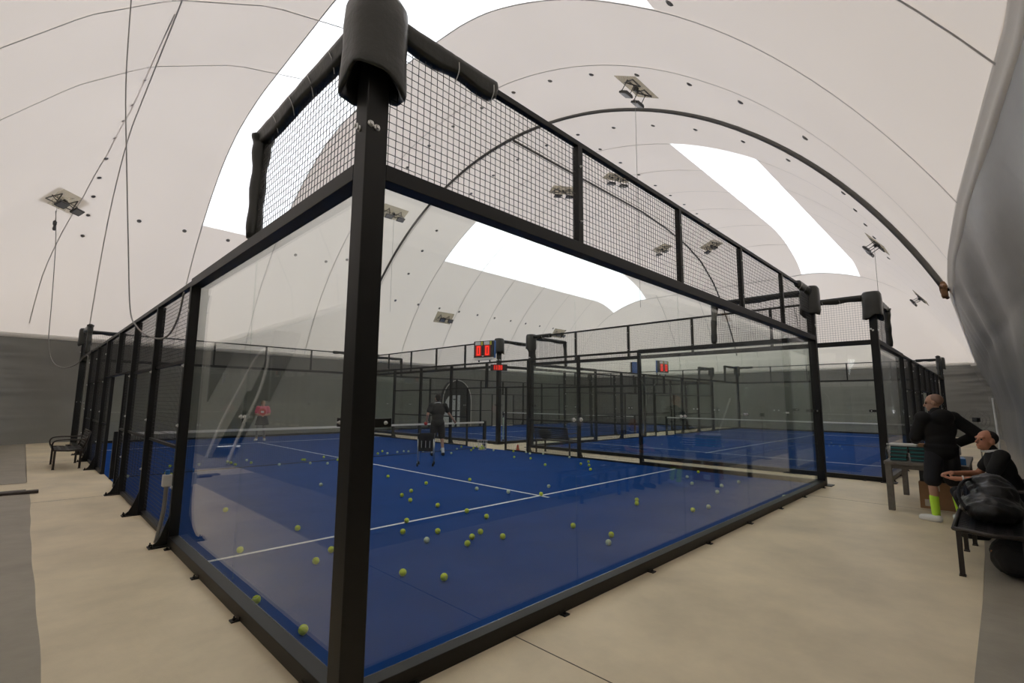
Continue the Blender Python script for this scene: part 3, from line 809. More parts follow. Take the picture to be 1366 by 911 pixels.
# ---------------------------------------------------------------- scoreboards and clock
def seg7(bm, ch, x, z, w_, h_, y, t=.2):
    on = {'0': 'abcdef', '1': 'bc', '8': 'abcdefg', '2': 'abged', '4': 'fgbc', '5': 'afgcd', '7': 'abc'}[ch]
    k = w_*t
    R = {'a': (x, x+w_, z+h_-k, z+h_), 'd': (x, x+w_, z, z+k), 'g': (x, x+w_, z+h_/2-k/2, z+h_/2+k/2), 'f': (x, x+k, z+h_/2, z+h_), 'b': (x+w_-k, x+w_, z+h_/2, z+h_), 'e': (x, x+k, z, z+h_/2), 'c': (x+w_-k, x+w_, z, z+h_/2)}
    for s in on: a = R[s]; box(bm, a[0], a[1], y-.006, y, a[2], a[3])
def scoreboard(label, loc, rz):
    t = thing('scoreboard', label, 'scoreboard', loc, rz, 'scoreboards on the cages'); t.scale = (1.28, 1.28, 1.28)
    obj('case', bevbox(-.31, .31, -.04, .05, .0, .46, .01, 'case', MT['sblack']), t)
    obj('back_shell', bevbox(-.32, .325, .05, .12, -.01, .47, .01, 'back_shell', MT['sblue']), t)
    for x in (-.25, .04):
        obj('dim_panel', boxme(x, x+.2, -.045, -.04, .04, .34, 'dim_panel', MT['leddim']), t)
        bm = bmesh.new(); seg7(bm, '0', x+.045, .06, .115, .26, -.045, .3); obj('digit', finish(bm, 'digit', MT['led']), t)
        obj('name_card', boxme(x-.01, x+.17, -.047, -.04, .35, .44, 'name_card', MT['whiteplastic']), t)
        obj('serve_mark', boxme(x+.19, x+.24, -.047, -.04, .34, .44, 'serve_mark', MT['ledy']), t)
    obj('button', boxme(-.03, .03, -.05, -.04, .025, .05, 'button', MT['whiteplastic']), t)
    obj('foot_bar', bevbox(-.31, .31, -.03, .06, -.07, -.0, .005, 'foot_bar', MT['hem']), t)
    for x in (-.18, .18): obj('strut', boxme(x-.015, x+.015, .02, .05, -.12, -.06, 'strut', MT['steel']), t)
    return t
fc = math.atan2(-.63, .77)
scoreboard('black scoreboard showing two red zeros above the net of the ball-strewn court', (9.98, 10.1, 3.15), math.radians(-76))
scoreboard('small red scoreboard over the net of the court behind the table', (21.5, 9.22, 3.15), math.radians(-8))
scoreboard('blue-backed scoreboard seen from behind over the net of the court with the clock', (21.5, 10.83, 3.15), math.radians(180))
ck = thing('digital_clock', 'black digital clock with red digits on the cage corner post', 'clock', (11.36, 10.76, 2.78), math.radians(-40))
obj('case', bevbox(-.32, .32, -.05, .05, .0, .24, .012, 'case', MT['sblack']), ck)
obj('dim_panel', boxme(-.22, .14, -.056, -.05, .02, .22, 'dim_panel', MT['leddim']), ck)
bm = bmesh.new()
for ch, x in (('1', -.22), ('1', -.14), ('0', -.03), ('0', .06)): seg7(bm, ch, x, .04, .065, .16, -.056, .3)
obj('digits', finish(bm, 'digits', MT['led']), ck)

# ---------------------------------------------------------------- doors
def archpts(w_, h_, n=12, flat=.55):
    pts = [(-w_/2, 0), (-w_/2, h_*flat)]
    for i in range(1, n): a = PI-PI*i/n; pts.append((w_/2*math.cos(a), h_*flat+(h_*(1-flat))*math.sin(a)))
    return pts+[(w_/2, h_*flat), (w_/2, 0)]
yw = 21.86
d1 = struct(obj('door_1', None, loc=(18.15, yw-.06, 0))); d1['label'] = 'white arched door with dark hood in the grey far wall'
bm = bmesh.new(); ap = archpts(2.3, 2.95)
f_ = [bm.verts.new((x, -.12, z)) for x, z in ap]; b_ = [bm.verts.new((x, .3, z)) for x, z in ap]
bm.faces.new(f_)
for i in range(len(ap)-1): bm.faces.new((f_[i], f_[i+1], b_[i+1], b_[i]))
obj('hood', finish(bm, 'hood', MT['hood']), d1)
obj('hem', tubeme([(x, -.13, z) for x, z in ap], .03, 'hem', MT['hem'], 6), d1)
bm = bmesh.new(); q = [(-1.12, .02), (-1.1, 1.2), (-.9, 1.7), (-.62, 1.98), (.18, 2.0), (.18, .02)]
f_ = [bm.verts.new((x, -.19, z)) for x, z in q]; b_ = [bm.verts.new((x, -.13, z)) for x, z in q]
bm.faces.new(f_); bm.faces.new(list(reversed(b_)))
for i in range(len(q)): j = (i+1) % len(q); bm.faces.new((f_[i], b_[i], b_[j], f_[j]))
lf = obj('door_leaf', finish(bm, 'door_leaf', MT['doorwhite']), d1)
obj('push_bar', boxme(-.55, .1, -.23, -.19, .98, 1.05, 'push_bar', MT['hood']), lf)
obj('sign', boxme(-.4, -.05, -.195, -.19, 1.7, 1.76, 'sign', MT['pipe']), lf)
# airlock in the left wall (its mirror image shows in the near side glass)
d2 = struct(obj('door_2', None)); d2['label'] = 'airlock recess with white arched hem and pale grey door in the left wall'
obj('vestibule', (lambda: (lambda bm: (box(bm, -5.6, -5.5, 10.6, 16.6, 0, 3.4), box(bm, -5.6, -3.1, 16.5, 16.6, 0, 3.4), box(bm, -5.6, -3.1, 10.6, 10.7, 0, 3.4), box(bm, -5.6, -3.1, 10.6, 16.6, 3.3, 3.4), finish(bm, 'vestibule', MT['hood']))[-1])(bmesh.new()))(), d2)
dl = obj('door_leaf', boxme(-4.05, -3.35, 15.9, 15.96, .6, 2.5, 'door_leaf', MT['door']), d2)
obj('handle', boxme(-3.52, -3.48, 15.84, 15.9, 1.2, 1.6, 'handle', MT['bolt']), dl)
obj('sign', boxme(-3.85, -3.6, 15.89, 15.9, 2.0, 2.06, 'sign', MT['pipe']), dl)
obj('hem', tubeme(smoothpath([(-2.3, 10.85, .02), (-2.62, 10.95, .9), (-2.98, 11.05, 1.8), (-3.2, 11.25, 2.6), (-3.28, 11.7, 3.0), (-3.2, 12.25, 2.75), (-2.9, 12.6, 1.8), (-2.6, 12.7, 1.0), (-2.3, 12.75, .02)], 6), .035, 'hem', MT['hem']), d2)

# ---------------------------------------------------------------- benches
def bench(label, loc, rz, L=1.2, back=True, arms=True):
    # local: x along the bench, front edge at y=0, back at y=-.5 ; seat height .43
    t = thing('bench', label, 'bench', loc, rz, None)
    for x in (.03, L-.03):
        for y in (-.03, -.47):
            obj('leg', shared('bleg', lambda: bevbox(-.02, .02, -.02, .02, .012, .42, .004, 'leg', MT['darkmetal'])), t, loc=(x, y, 0))
            obj('foot_pad', shared('bpad', lambda: boxme(-.035, .035, -.025, .025, 0, .012, 'foot_pad', MT['darkmetal'])), t, loc=(x, y, 0))
    bm = bmesh.new()
    for p in ([(0,0,.43),(L,0,.43)], [(0,-.5,.42),(L,-.5,.42)], [(0,0,.43),(0,-.25,.41),(0,-.5,.42)], [(L,0,.43),(L,-.25,.41),(L,-.5,.42)]): tube(bm, p, .02, 8)
    obj('seat_frame', finish(bm, 'seat_frame', MT['darkmetal'], True), t)
    n = int(L/.062)
    for i in range(n): obj('seat_slat', shared('sslat', lambda: boxme(-.024, .024, -.49, -.01, .413, .421, 'seat_slat', MT['strap'])), t, loc=(.05+(L-.1)*i/(n-1), 0, 0))
    for y in (-.12, -.25, -.38): obj('seat_strap', shared(('sstrap', L), lambda: boxme(.01, L-.01, -.022, .022, .424, .43, 'seat_strap', MT['strap'])), t, loc=(0, y, 0))
    if back:
        bm = bmesh.new()
        for x in (.03, L-.03): tube(bm, [(x, -.49, .42), (x, -.56, .62), (x, -.6, .82)], .018, 8)
        tube(bm, [(.03, -.6, .82), (L-.03, -.6, .82)], .018, 8)
        obj('back_frame', finish(bm, 'back_frame', MT['darkmetal'], True), t)
        for k in range(6):
            z = .5+k*.055; y = -.515-.085*(z-.42)/.4
            obj('back_slat', shared(('bslat', L), lambda: boxme(.04, L-.04, -.006, .006, -.018, .018, 'back_slat', MT['strap'])), t, loc=(0, y, z))
    if arms:
        for x in (.0, L):
            obj('armrest', shared('arm', lambda: tubeme(smoothpath([(0, .0, .43), (0, .03, .55), (0, -.02, .64), (0, -.2, .66), (0, -.4, .65), (0, -.55, .66)], 6), .016, 'armrest', MT['darkmetal'])), t, loc=(x, 0, 0))
    return t
bench('low black metal bench under the big glossy bag', (6.2, -2.2, 0), PI, 1.16, False, False).rotation_euler = (0, 0, 0)
bpy.data.objects['bench'].location = (5.03, -2.2, 0)
bench('black metal bench with armrests that the seated man uses', (6.5, -2.26, 0), 0, 1.25, True, True)
bench('black metal armrest bench against the cage beyond the dark plank', (-.78, 13.85, 0), -PI/2, 1.35, True, True).rotation_euler = (0, 0, PI/2)
[o for o in bpy.data.objects if o.get('label', '').startswith('black metal armrest bench')][0].location = (-.78, 12.45, 0)
bench('black slatted bench standing between the two cages behind the net', (10.82, 7.95, 0), -PI/2, 1.4, True, True)

# ---------------------------------------------------------------- soft bags
def blob(name, els, m, vox=.02, smooth=6):
    bm = bmesh.new()
    for (c, r, rot) in els:
        g = bmesh.ops.create_icosphere(bm, subdivisions=3, radius=1)
        Mx = Matrix.Translation(c) @ Matrix.Rotation(rot, 4, 'Z') @ Matrix.Diagonal((*r, 1))
        bmesh.ops.transform(bm, matrix=Mx, verts=g['verts'])
    me = remesh(bm, name, m, vox, smooth)
    ns = [v.normal.copy() for v in me.vertices]
    for v, n in zip(me.vertices, ns):
        c = v.co; q = noise.noise(c*7+Vector((3, 1, 2)))*.6+noise.noise(c*15)*.3
        v.co = c+n*(.030*(1-2*abs(q))-.012)*(1 if c.z > .05 else .1)
    return me
def remesh(bm, name, m, vox, sm):
    me = bpy.data.meshes.new('tmp'); bm.to_mesh(me); bm.free()
    o = bpy.data.objects.new('tmp', me); COL.objects.link(o)
    md = o.modifiers.new('r', 'REMESH'); md.mode = 'VOXEL'; md.voxel_size = vox; md.use_smooth_shade = True
    if sm: s2 = o.modifiers.new('s', 'SMOOTH'); s2.factor = .5; s2.iterations = sm
    dg = bpy.context.evaluated_depsgraph_get()
    out = bpy.data.meshes.new_from_object(o.evaluated_get(dg)); out.name = name
    bpy.data.objects.remove(o); bpy.data.meshes.remove(me)
    out.materials.clear()
    for x in (m if isinstance(m, (list, tuple)) else [m]): out.materials.append(x)
    for p in out.polygons: p.use_smooth = True
    return out
bg_ = thing('sports_bag', 'big glossy black sports bag slumped on the low metal bench', 'bag', (5.75, -2.47, .432))
obj('bag_body', blob('bag_body', [((.0, 0, .13), (.42, .23, .14), 0), ((.22, .0, .24), (.24, .2, .2), .2), ((.05, -.05, .2), (.2, .18, .18), .1), ((-.2, -.02, .12), (.24, .21, .12), -.2), ((.3, .1, .1), (.16, .16, .1), 0)], MT['bag'], .022, 3), bg_)
obj('strap', tubeme(smoothpath([(-.3, .18, .12), (-.15, .24, .25), (.05, .2, .36), (.2, .1, .39)], 6), .014, 'strap', MT['black']), bg_)
obj('buckle', bevbox(-.12, .0, .23, .245, .1, .12, .004, 'buckle', MT['bolt']), bg_)
rb = thing('racket_bag', 'black racket bag with small orange emblem lying under the low bench', 'bag', (5.55, -2.62, 0.006))
obj('bag_body', blob('bag_body', [((0, 0, .16), (.5, .16, .15), 0), ((-.2, .02, .18), (.28, .17, .17), 0)], MT['black'], .025, 5), rb)
obj('emblem', bevbox(-.3, -.16, .17, .185, .18, .23, .004, 'emblem', MT['orange']), rb)
# ---------------------------------------------------------------- table with packs
tb = thing('side_table', 'grey wooden table stacked with ball packs beside the standing man', 'table', (8.2, -1.34, 0))
obj('table_top', bevbox(-.06, 1.86, -.92, .05, .69, .74, .006, 'table_top', MT['table']), tb)
for x in (.0, 1.78):
    for y in (.0, -.86): obj('leg', shared('tleg', lambda: bevbox(-.04, .04, -.04, .04, 0, .69, .005, 'leg', MT['table'])), tb, loc=(x, y, 0))
obj('apron', boxme(-.02, 1.82, -.88, .01, .63, .69, 'apron', MT['table']), tb)
def pack(name, label, cat, loc, sz, m, band=None, rz=0, group=None):
    t = thing(name, label, cat, loc, rz, group)
    obj('body', bevbox(-sz[0]/2, sz[0]/2, -sz[1]/2, sz[1]/2, 0, sz[2], .006, 'body', m), t)
    if band: obj('label_band', boxme(-sz[0]/2-.001, sz[0]/2+.001, -sz[1]/2-.001, sz[1]/2+.001, sz[2]*.3, sz[2]*.7, 'label_band', band), t)
    return t
ORD = ['lowest', 'second from bottom', 'second from top', 'topmost']
for k in range(4):
    pack('ball_pack', 'flat dark pack with teal label, %s in the stack nearer the bottle' % ORD[k], 'pack', (8.42, -1.46, .741+k*.056), (.24, .2, .054), MT['darkgreen'], MT['teal'], .05*(k-1), 'dark teal packs on the table')
for k in range(4):
    pack('ball_pack', 'flat dark pack with teal label, %s in the stack nearer the man' % ORD[k], 'pack', (8.44, -1.70, .741+k*.056), (.24, .2, .054), MT['darkgreen'], MT['teal'], -.04*(k-1), 'dark teal packs on the table')
for k in range(3):
    pack('paper_box', 'flat white and black box, %s in the low stack on the table' % ['lowest', 'middle one', 'topmost'][k], 'box', (8.45, -1.96, .741+k*.045), (.26, .2, .043), MT['sblack'], MT['whiteplastic'], 0, 'low white boxes on the table')
pack('food_tray', 'white tray resting on top of the dark teal packs', 'tray', (8.42, -1.52, .967), (.22, .34, .035), MT['whiteplastic'])
pack('snack_box', 'small brown box on top of the dark teal packs', 'box', (8.44, -1.74, .967), (.12, .09, .05), MT['cardboard'])
cu = thing('paper_cup', 'blue paper cup on top of the dark teal packs', 'cup', (8.64, -1.80, .741))
bm = bmesh.new(); lathe(bm, [(.03, 0), (.042, .28), (.042, .3), (.036, .3), (.028, .01)], 14); obj('cup_wall', finish(bm, 'cup_wall', MT['bluep'], True), cu)
bt = thing('water_bottle', 'clear water bottle standing on the table corner by the cage', 'bottle', (8.3, -1.34, .741))
bm = bmesh.new(); lathe(bm, [(.03, 0), (.034, .02), (.034, .17), (.025, .2), (.014, .225), (.014, .24)], 14); obj('bottle_body', finish(bm, 'bottle_body', MT['clamp'], True), bt)
bm = bmesh.new(); lathe(bm, [(.016, .24), (.016, .26), (.0, .26)], 12); obj('cap', finish(bm, 'cap', MT['whiteplastic']), bt)
cr = thing('black_crate', 'black plastic crate on the cardboard box under the table', 'crate', (9.0, -1.82, .41))
bm = bmesh.new()
for a in ((-.24,.24,-.17,.17,0,.015), (-.24,-.225,-.17,.17,0,.2), (.225,.24,-.17,.17,0,.2), (-.24,.24,-.17,-.155,0,.2), (-.24,.24,.155,.17,0,.2), (-.255,.255,-.185,.185,.19,.205)):
    if a[4] < .1: box(bm, *a)
obj('crate_wall', finish(bm, 'crate_wall', MT['sblack']), cr)
obj('rim', bevbox(-.255, .255, -.185, -.15, .185, .205, .004, 'rim', MT['sblack']), cr)
cb = thing('cardboard_box', 'brown cardboard box standing under the table', 'box', (9.0, -1.85, 0))
obj('box_body', bevbox(-.26, .26, -.22, .22, 0, .405, .006, 'box_body', MT['cardboard']), cb)
obj('tape', boxme(-.262, .262, -.03, .03, .28, .409, 'tape', MT['tape']), cb)
obj('label', boxme(-.263, -.259, .02, .16, .04, .14, 'label', MT['tape']), cb)
# leaning pole and wire fan at the far end of the near wall
tag(obj('leaning_pole', tubeme([(11.0, -2.52, .0), (11.6, -2.6, .9), (12.4, -2.58, 1.75)], .016, 'leaning_pole', MT['whitepipe'])), 'thin white pole leaning on the grey liner behind the seated man', 'pole')
bm = bmesh.new(); 
for r in (.1, .17, .24):
    tube(bm, [(r*math.cos(2*PI*i/24), 0, r*math.sin(2*PI*i/24)) for i in range(25)], .006, 5, False)
for k in range(8): tube(bm, [(0,0,0), (.24*math.cos(PI*k/4), 0, .24*math.sin(PI*k/4))], .005, 5)
tube(bm, [(0,0,0), (0,-.02,-.7), (0,-.02,-1.27)], .014, 6); tube(bm, [(-.2,-.02,-1.27), (.2,-.02,-1.27)], .014, 6); tube(bm, [(0,-.2,-1.27), (0,.2,-1.27)], .014, 6)
fan = thing('stand_fan', 'grey wire stand fan behind the seated man by the liner', 'fan', (14.0, -2.3, 1.285), math.radians(60)); obj('fan_cage', finish(bm, 'fan_cage', MT['cable']), fan)
obj('hub', bevbox(-.05, .05, -.02, .1, -.05, .05, .01, 'hub', MT['lamp']), fan)

# ---------------------------------------------------------------- people
def vol(bm, kind, *a):
    if kind == 'e':
        c, r = a[0], a[1]; rot = a[2] if len(a) > 2 else None
        g = bmesh.ops.create_icosphere(bm, subdivisions=3, radius=1)
        Mx = Matrix.Translation(c) @ (rot.to_4x4() if rot else Matrix.Identity(4)) @ Matrix.Diagonal((*r, 1))
        bmesh.ops.transform(bm, matrix=Mx, verts=g['verts'])
    else:
        p, q, r0, r1 = Vector(a[0]), Vector(a[1]), a[2], a[3]
        for c, r in ((p, r0), (q, r1)):
            g = bmesh.ops.create_icosphere(bm, subdivisions=2, radius=r); bmesh.ops.translate(bm, vec=c, verts=g['verts'])
        d = q-p
        if d.length > 1e-4:
            g = bmesh.ops.create_cone(bm, cap_ends=True, segments=14, radius1=r0, radius2=r1, depth=d.length)
            bmesh.ops.transform(bm, matrix=Matrix.Translation((p+q)/2) @ d.to_track_quat('Z', 'Y').to_matrix().to_4x4(), verts=g['verts'])
def lerp(a, b, t): return Vector(a)*(1-t)+Vector(b)*t
def hand(bm, wr, dirn, side_v, curl=.5, sc=1.0):
    d = Vector(dirn).normalized(); s = Vector(side_v); s = (s-d*s.dot(d)).normalized(); n = d.cross(s)
    wr = Vector(wr); pc = wr+d*.05*sc
    vol(bm, 'c', wr, wr+d*.03*sc, .026*sc, .03*sc)
    rot = Matrix((s, d, n)).transposed()
    vol(bm, 'e', pc, (.042*sc, .05*sc, .019*sc), rot)
    for k, (off, ln) in enumerate(((-.03, .068), (-.010, .078), (.010, .074), (.030, .058))):
        b = wr+d*.09*sc+s*off*sc; m_ = b+(d*math.cos(curl)+n*math.sin(curl))*ln*.5*sc
        e = m_+(d*math.cos(curl*2.1)+n*math.sin(curl*2.1))*ln*.5*sc
        vol(bm, 'c', b-d*.02, m_, .0105*sc, .0098*sc); vol(bm, 'c', m_, e, .0098*sc, .0085*sc)
    b = wr+d*.03*sc-s*.03*sc; m_ = b-s*.028*sc+d*.03*sc+n*.01; e = m_+d*.03*sc+n*.012
    vol(bm, 'c', b, m_, .0125*sc, .011*sc); vol(bm, 'c', m_, e, .011*sc, .0095*sc)
def head_vols(bm, hd, f, sc=1.0):
    # hd = head centre, f = facing direction
    f = Vector(f).normalized(); u = Vector((0, 0, 1)); u = (u-f*u.dot(f)).normalized(); r = f.cross(u); R = Matrix((r, f, u)).transposed()
    P = lambda x, y, z: Vector(hd)+R @ Vector((x, y, z))*sc
    vol(bm, 'e', P(0, -.012, .03), (.078*sc, .098*sc, .092*sc), R)
    vol(bm, 'e', P(0, .025, -.045), (.060*sc, .070*sc, .075*sc), R)
    vol(bm, 'e', P(0, .072, -.088), (.026*sc, .022*sc, .024*sc), R)       # chin
    vol(bm, 'c', P(0, .092, .01), P(0, .112, -.028), .010*sc, .016*sc)    # nose
    vol(bm, 'c', P(-.02, .088, -.062), P(.02, .088, -.062), .010*sc, .010*sc)   # lips
    vol(bm, 'c', P(-.045, .078, .03), P(.045, .078, .03), .013*sc, .013*sc)   # brow
    for s in (-1, 1): vol(bm, 'e', P(.080*s, -.005, -.01), (.012*sc, .022*sc, .034*sc), R)  # ears
    return P, R
def person(label, loc, f, J, outfit, skin, hairm, hairstyle, facing, sc=1.0, vox=.012, hands=None):
    f = Vector(f).normalized(); t = thing('person', label, 'person', loc, math.atan2(-f.x, f.y))
    J = {k: Vector(v) for k, v in J.items()}
    def torso(bm, g=0, top=1.0):
        pe, ch = J['pelvis'], J['chest']; ax = (ch-pe).normalized(); rgt = (J['sh_r']-J['sh_l']).normalized(); fr = ax.cross(rgt)*-1
        R = Matrix((rgt, rgt.cross(ax)*-1, ax)).transposed()
        R = Matrix((rgt, ax.cross(rgt), ax)).transposed()
        sw = (J['sh_r']-J['sh_l']).length/2
        vol(bm, 'e', ch, (sw*.98+g, .115+g, .19+g), R)
        vol(bm, 'e', ch+ax*.11, (sw*.92+g, .085+g, .085+g), R)
        vol(bm, 'e', lerp(pe, ch, .45), (.150+g, .108+g, .17+g), R)
        vol(bm, 'e', pe, (.168+g, .118+g, .115+g), R)
        for s in ('l', 'r'): vol(bm, 'e', J['sh_'+s], (.062+g,)*3)
        vol(bm, 'c', ch+ax*.14, lerp(ch, J['head'], .72), .058+g*.6, .052+g*.3)
    def limb(bm, a, b, r0, r1, g=0, t0=0, t1=1, bulge_=0):
        A_, B_ = J[a], J[b]
        p, q = lerp(A_, B_, t0), lerp(A_, B_, t1); ra, rb = r0+(r1-r0)*t0+g, r0+(r1-r0)*t1+g
        vol(bm, 'c', p, q, ra, rb)
    bm = bmesh.new(); torso(bm)
    hp, HR = head_vols(bm, J['head'], facing, sc)
    neckb = J['chest']+(J['head']-J['chest'])*.45
    vol(bm, 'c', neckb, J['head']+Vector((0, -.01, -.06)), .056, .05)
    for s in ('l', 'r'):
        limb(bm, 'sh_'+s, 'el_'+s, .050, .040); limb(bm, 'el_'+s, 'wr_'+s, .041, .027)
        limb(bm, 'hip_'+s, 'kn_'+s, .086, .056); limb(bm, 'kn_'+s, 'an_'+s, .052, .036)
        vol(bm, 'c', lerp(J['kn_'+s], J['an_'+s], .15)+Vector((0, -.015, 0)), lerp(J['kn_'+s], J['an_'+s], .5), .052, .045)
        an = J['an_'+s]; td = J.get('toe_'+s, an+Vector((0, .16, -.05)))
        vol(bm, 'c', an+Vector((0, -.03, -.035)), an+Vector((0, 0, -.03)), .036, .036); vol(bm, 'c', an+Vector((0, 0, -.035)), td, .036, .026)
        hd = (hands or {}).get(s, None)
        dirn = hd[0] if hd else (J['wr_'+s]-J['el_'+s]); sv = hd[1] if hd else ((-1 if s == 'l' else 1), 0, 0); cu = hd[2] if hd else .45
        hand(bm, J['wr_'+s], dirn, sv, cu)
    me = remesh(bm, 'body', [skin], vox*.75, 2); obj('body', me, t)
    for gname, m, fn in outfit:
        bm = bmesh.new(); fn(bm, torso, limb, J, hp); obj(gname, remesh(bm, gname, m, vox, 3), t)
    for s in (-1, 1):
        bm = bmesh.new(); bmesh.ops.create_icosphere(bm, subdivisions=2, radius=.011*sc); bmesh.ops.translate(bm, vec=hp(.031*s, .083, .006), verts=bm.verts[:]); obj('eye', finish(bm, 'eye', MT['eyes'], True), t)
    if hairstyle:
        bm = bmesh.new()
        for c, r in hairstyle: vol(bm, 'e', hp(*c), tuple(x*sc for x in r), HR)
        obj('hair', remesh(bm, 'hair', hairm, .011, 2), t)
    return t
def shoe(bm, J, s, g=.012):
    an = J['an_'+s]; td = J.get('toe_'+s, an+Vector((0, .16, -.05))); h = an+Vector((0, -.035, -.04))
    vol(bm, 'c', h, lerp(h, td, .5), .040+g, .042+g); vol(bm, 'c', lerp(h, td, .5), td, .042+g, .032+g)
SHORT = [((0, -.018, .04), (.084, .1, .09)), ((0, -.055, -.02), (.076, .06, .07))]
BUZZ = [((0, -.026, .036), (.081, .096, .088))]
# man in black at the table (back to the camera, right arm akimbo)
Jm = dict(pelvis=(0,0,.97), chest=(0,.02,1.28), head=(0,.06,1.635), sh_l=(-.19,.02,1.42), sh_r=(.19,.0,1.42), el_l=(-.25,.10,1.15), wr_l=(-.12,.32,1.08),
    el_r=(.42,-.10,1.20), wr_r=(.30,.14,1.05), hip_l=(-.10,0,.93), hip_r=(.10,0,.93), kn_l=(-.14,.03,.5), kn_r=(.15,.05,.5), an_l=(-.17,-.03,.085), an_r=(.18,0,.085),
    toe_l=(-.27,.09,.035), toe_r=(.22,.16,.035))
def hoodie(bm, torso, limb, J, hp):
    torso(bm, .034)
    for s in ('l', 'r'): limb(bm, 'sh_'+s, 'el_'+s, .056, .05, .032); limb(bm, 'el_'+s, 'wr_'+s, .05, .034, .026, 0, .93)
    vol(bm, 'e', J['chest']+Vector((0, -.10, .15)), (.15, .085, .12)); vol(bm, 'e', J['pelvis']+Vector((0, 0, .05)), (.21, .16, .07))
def shorts(bm, torso, limb, J, hp):
    vol(bm, 'e', J['pelvis']+Vector((0, 0, .03)), (.18, .135, .12))
    for s in ('l', 'r'): limb(bm, 'hip_'+s, 'kn_'+s, .09, .088, .016, 0, .86)
def sock_l(bm, torso, limb, J, hp): limb(bm, 'kn_l', 'an_l', .05, .038, .010, .42, 1.0)
def sock_r(bm, torso, limb, J, hp): limb(bm, 'kn_r', 'an_r', .05, .038, .010, .42, 1.0)
def shoe_l(bm, torso, limb, J, hp): shoe(bm, J, 'l')
def shoe_r(bm, torso, limb, J, hp): shoe(bm, J, 'r')
person('man in black hoodie and dark shorts with neon yellow socks standing at the table', (7.84, -2.0, 0), (.78, .62, 0), Jm,
    [('hoodie', MT['black'], hoodie), ('shorts', MT['navy'], shorts), ('sock', MT['neon'], sock_l), ('sock', MT['neon'], sock_r), ('shoe', MT['whitecloth'], shoe_l), ('shoe', MT['whitecloth'], shoe_r)],
    MT['skin'], MT['stubble'], BUZZ, (-.75, .65, -.15), 1.0, .012, hands={'r': ((-.6, .6, -.5), (0, .5, 1), .9)})
# seated man
Js = dict(pelvis=(0,-.05,.54), chest=(0,.05,.86), head=(0,.15,1.17), sh_l=(-.185,.06,1.0), sh_r=(.185,.06,1.0), el_l=(-.25,.20,.72), wr_l=(-.15,.46,.70), el_r=(.25,.22,.74), wr_r=(.10,.47,.74),
    hip_l=(-.10,.0,.50), hip_r=(.10,.0,.50), kn_l=(-.14,.45,.50), kn_r=(.14,.45,.50), an_l=(-.13,.30,.085), an_r=(.15,.33,.085), toe_l=(-.14,.45,.035), toe_r=(.16,.48,.035))
def tee(bm, torso, limb, J, hp):
    torso(bm, .02)
    for s in ('l', 'r'): limb(bm, 'sh_'+s, 'el_'+s, .054, .05, .022, 0, .62)
def trousers(bm, torso, limb, J, hp):
    vol(bm, 'e', J['pelvis'], (.185, .14, .12))
    for s in ('l', 'r'): limb(bm, 'hip_'+s, 'kn_'+s, .092, .065, .012); limb(bm, 'kn_'+s, 'an_'+s, .06, .045, .012, 0, .95)
def collar(bm, torso, limb, J, hp):
    c = lerp(J['chest'], J['head'], .62)
    for i in range(14): a = 2*PI*i/14; vol(bm, 'e', c+Vector((.085*math.cos(a), .075*math.sin(a), .012*math.sin(a+PI))), (.022, .022, .02))
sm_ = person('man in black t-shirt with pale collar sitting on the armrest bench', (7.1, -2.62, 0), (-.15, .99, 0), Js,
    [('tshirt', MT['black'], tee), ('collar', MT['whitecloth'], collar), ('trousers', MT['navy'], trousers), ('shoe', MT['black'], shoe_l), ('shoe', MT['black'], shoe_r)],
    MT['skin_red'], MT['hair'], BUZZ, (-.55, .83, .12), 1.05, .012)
obj('wristwatch', tubeme([(-.172+.036*math.cos(2*PI*i/12), .42, .702+.036*math.sin(2*PI*i/12)) for i in range(13)], .008, 'wristwatch', MT['whitecloth']), sm_)
# a drink bottle in the standing man's hand, blue and white cloths beside the seated man
db = thing('drink_bottle', 'white drink bottle in the bent hand of the man in the hoodie', 'bottle', (8.10, -2.16, .90))
bm = bmesh.new(); lathe(bm, [(.03, 0), (.034, .015), (.034, .15), (.022, .18), (.016, .185)], 14); obj('bottle_body', finish(bm, 'bottle_body', MT['whitecloth'], True), db)
bm = bmesh.new(); lathe(bm, [(.02, .185), (.02, .22), (.008, .235)], 12); obj('cap', finish(bm, 'cap', MT['black']), db)
pack('folded_towel', 'folded blue towel on the table end by the seated man', 'towel', (8.5, -2.13, .741), (.34, .16, .09), MT['bluep'], None, .1)
# man at the net
Jn = dict(pelvis=(0,0,.99), chest=(0,.01,1.31), head=(0,.05,1.68), sh_l=(-.20,0,1.46), sh_r=(.20,0,1.46), el_l=(-.31,-.05,1.2), wr_l=(-.30,.12,1.02), el_r=(.36,.12,1.22), wr_r=(.56,.30,1.02),
    hip_l=(-.10,0,.95), hip_r=(.10,0,.95), kn_l=(-.12,.03,.52), kn_r=(.14,.01,.52), an_l=(-.13,-.03,.097), an_r=(.17,-.05,.097), toe_l=(-.14,.13,.05), toe_r=(.19,.11,.05))
def shirtN(bm, torso, limb, J, hp):
    torso(bm, .025)
    for s in ('l', 'r'): limb(bm, 'sh_'+s, 'el_'+s, .056, .055, .02, 0, .6)
def ank_l(bm, torso, limb, J, hp): limb(bm, 'kn_l', 'an_l', .05, .038, .008, .72, 1.0)
def ank_r(bm, torso, limb, J, hp): limb(bm, 'kn_r', 'an_r', .05, .038, .008, .72, 1.0)
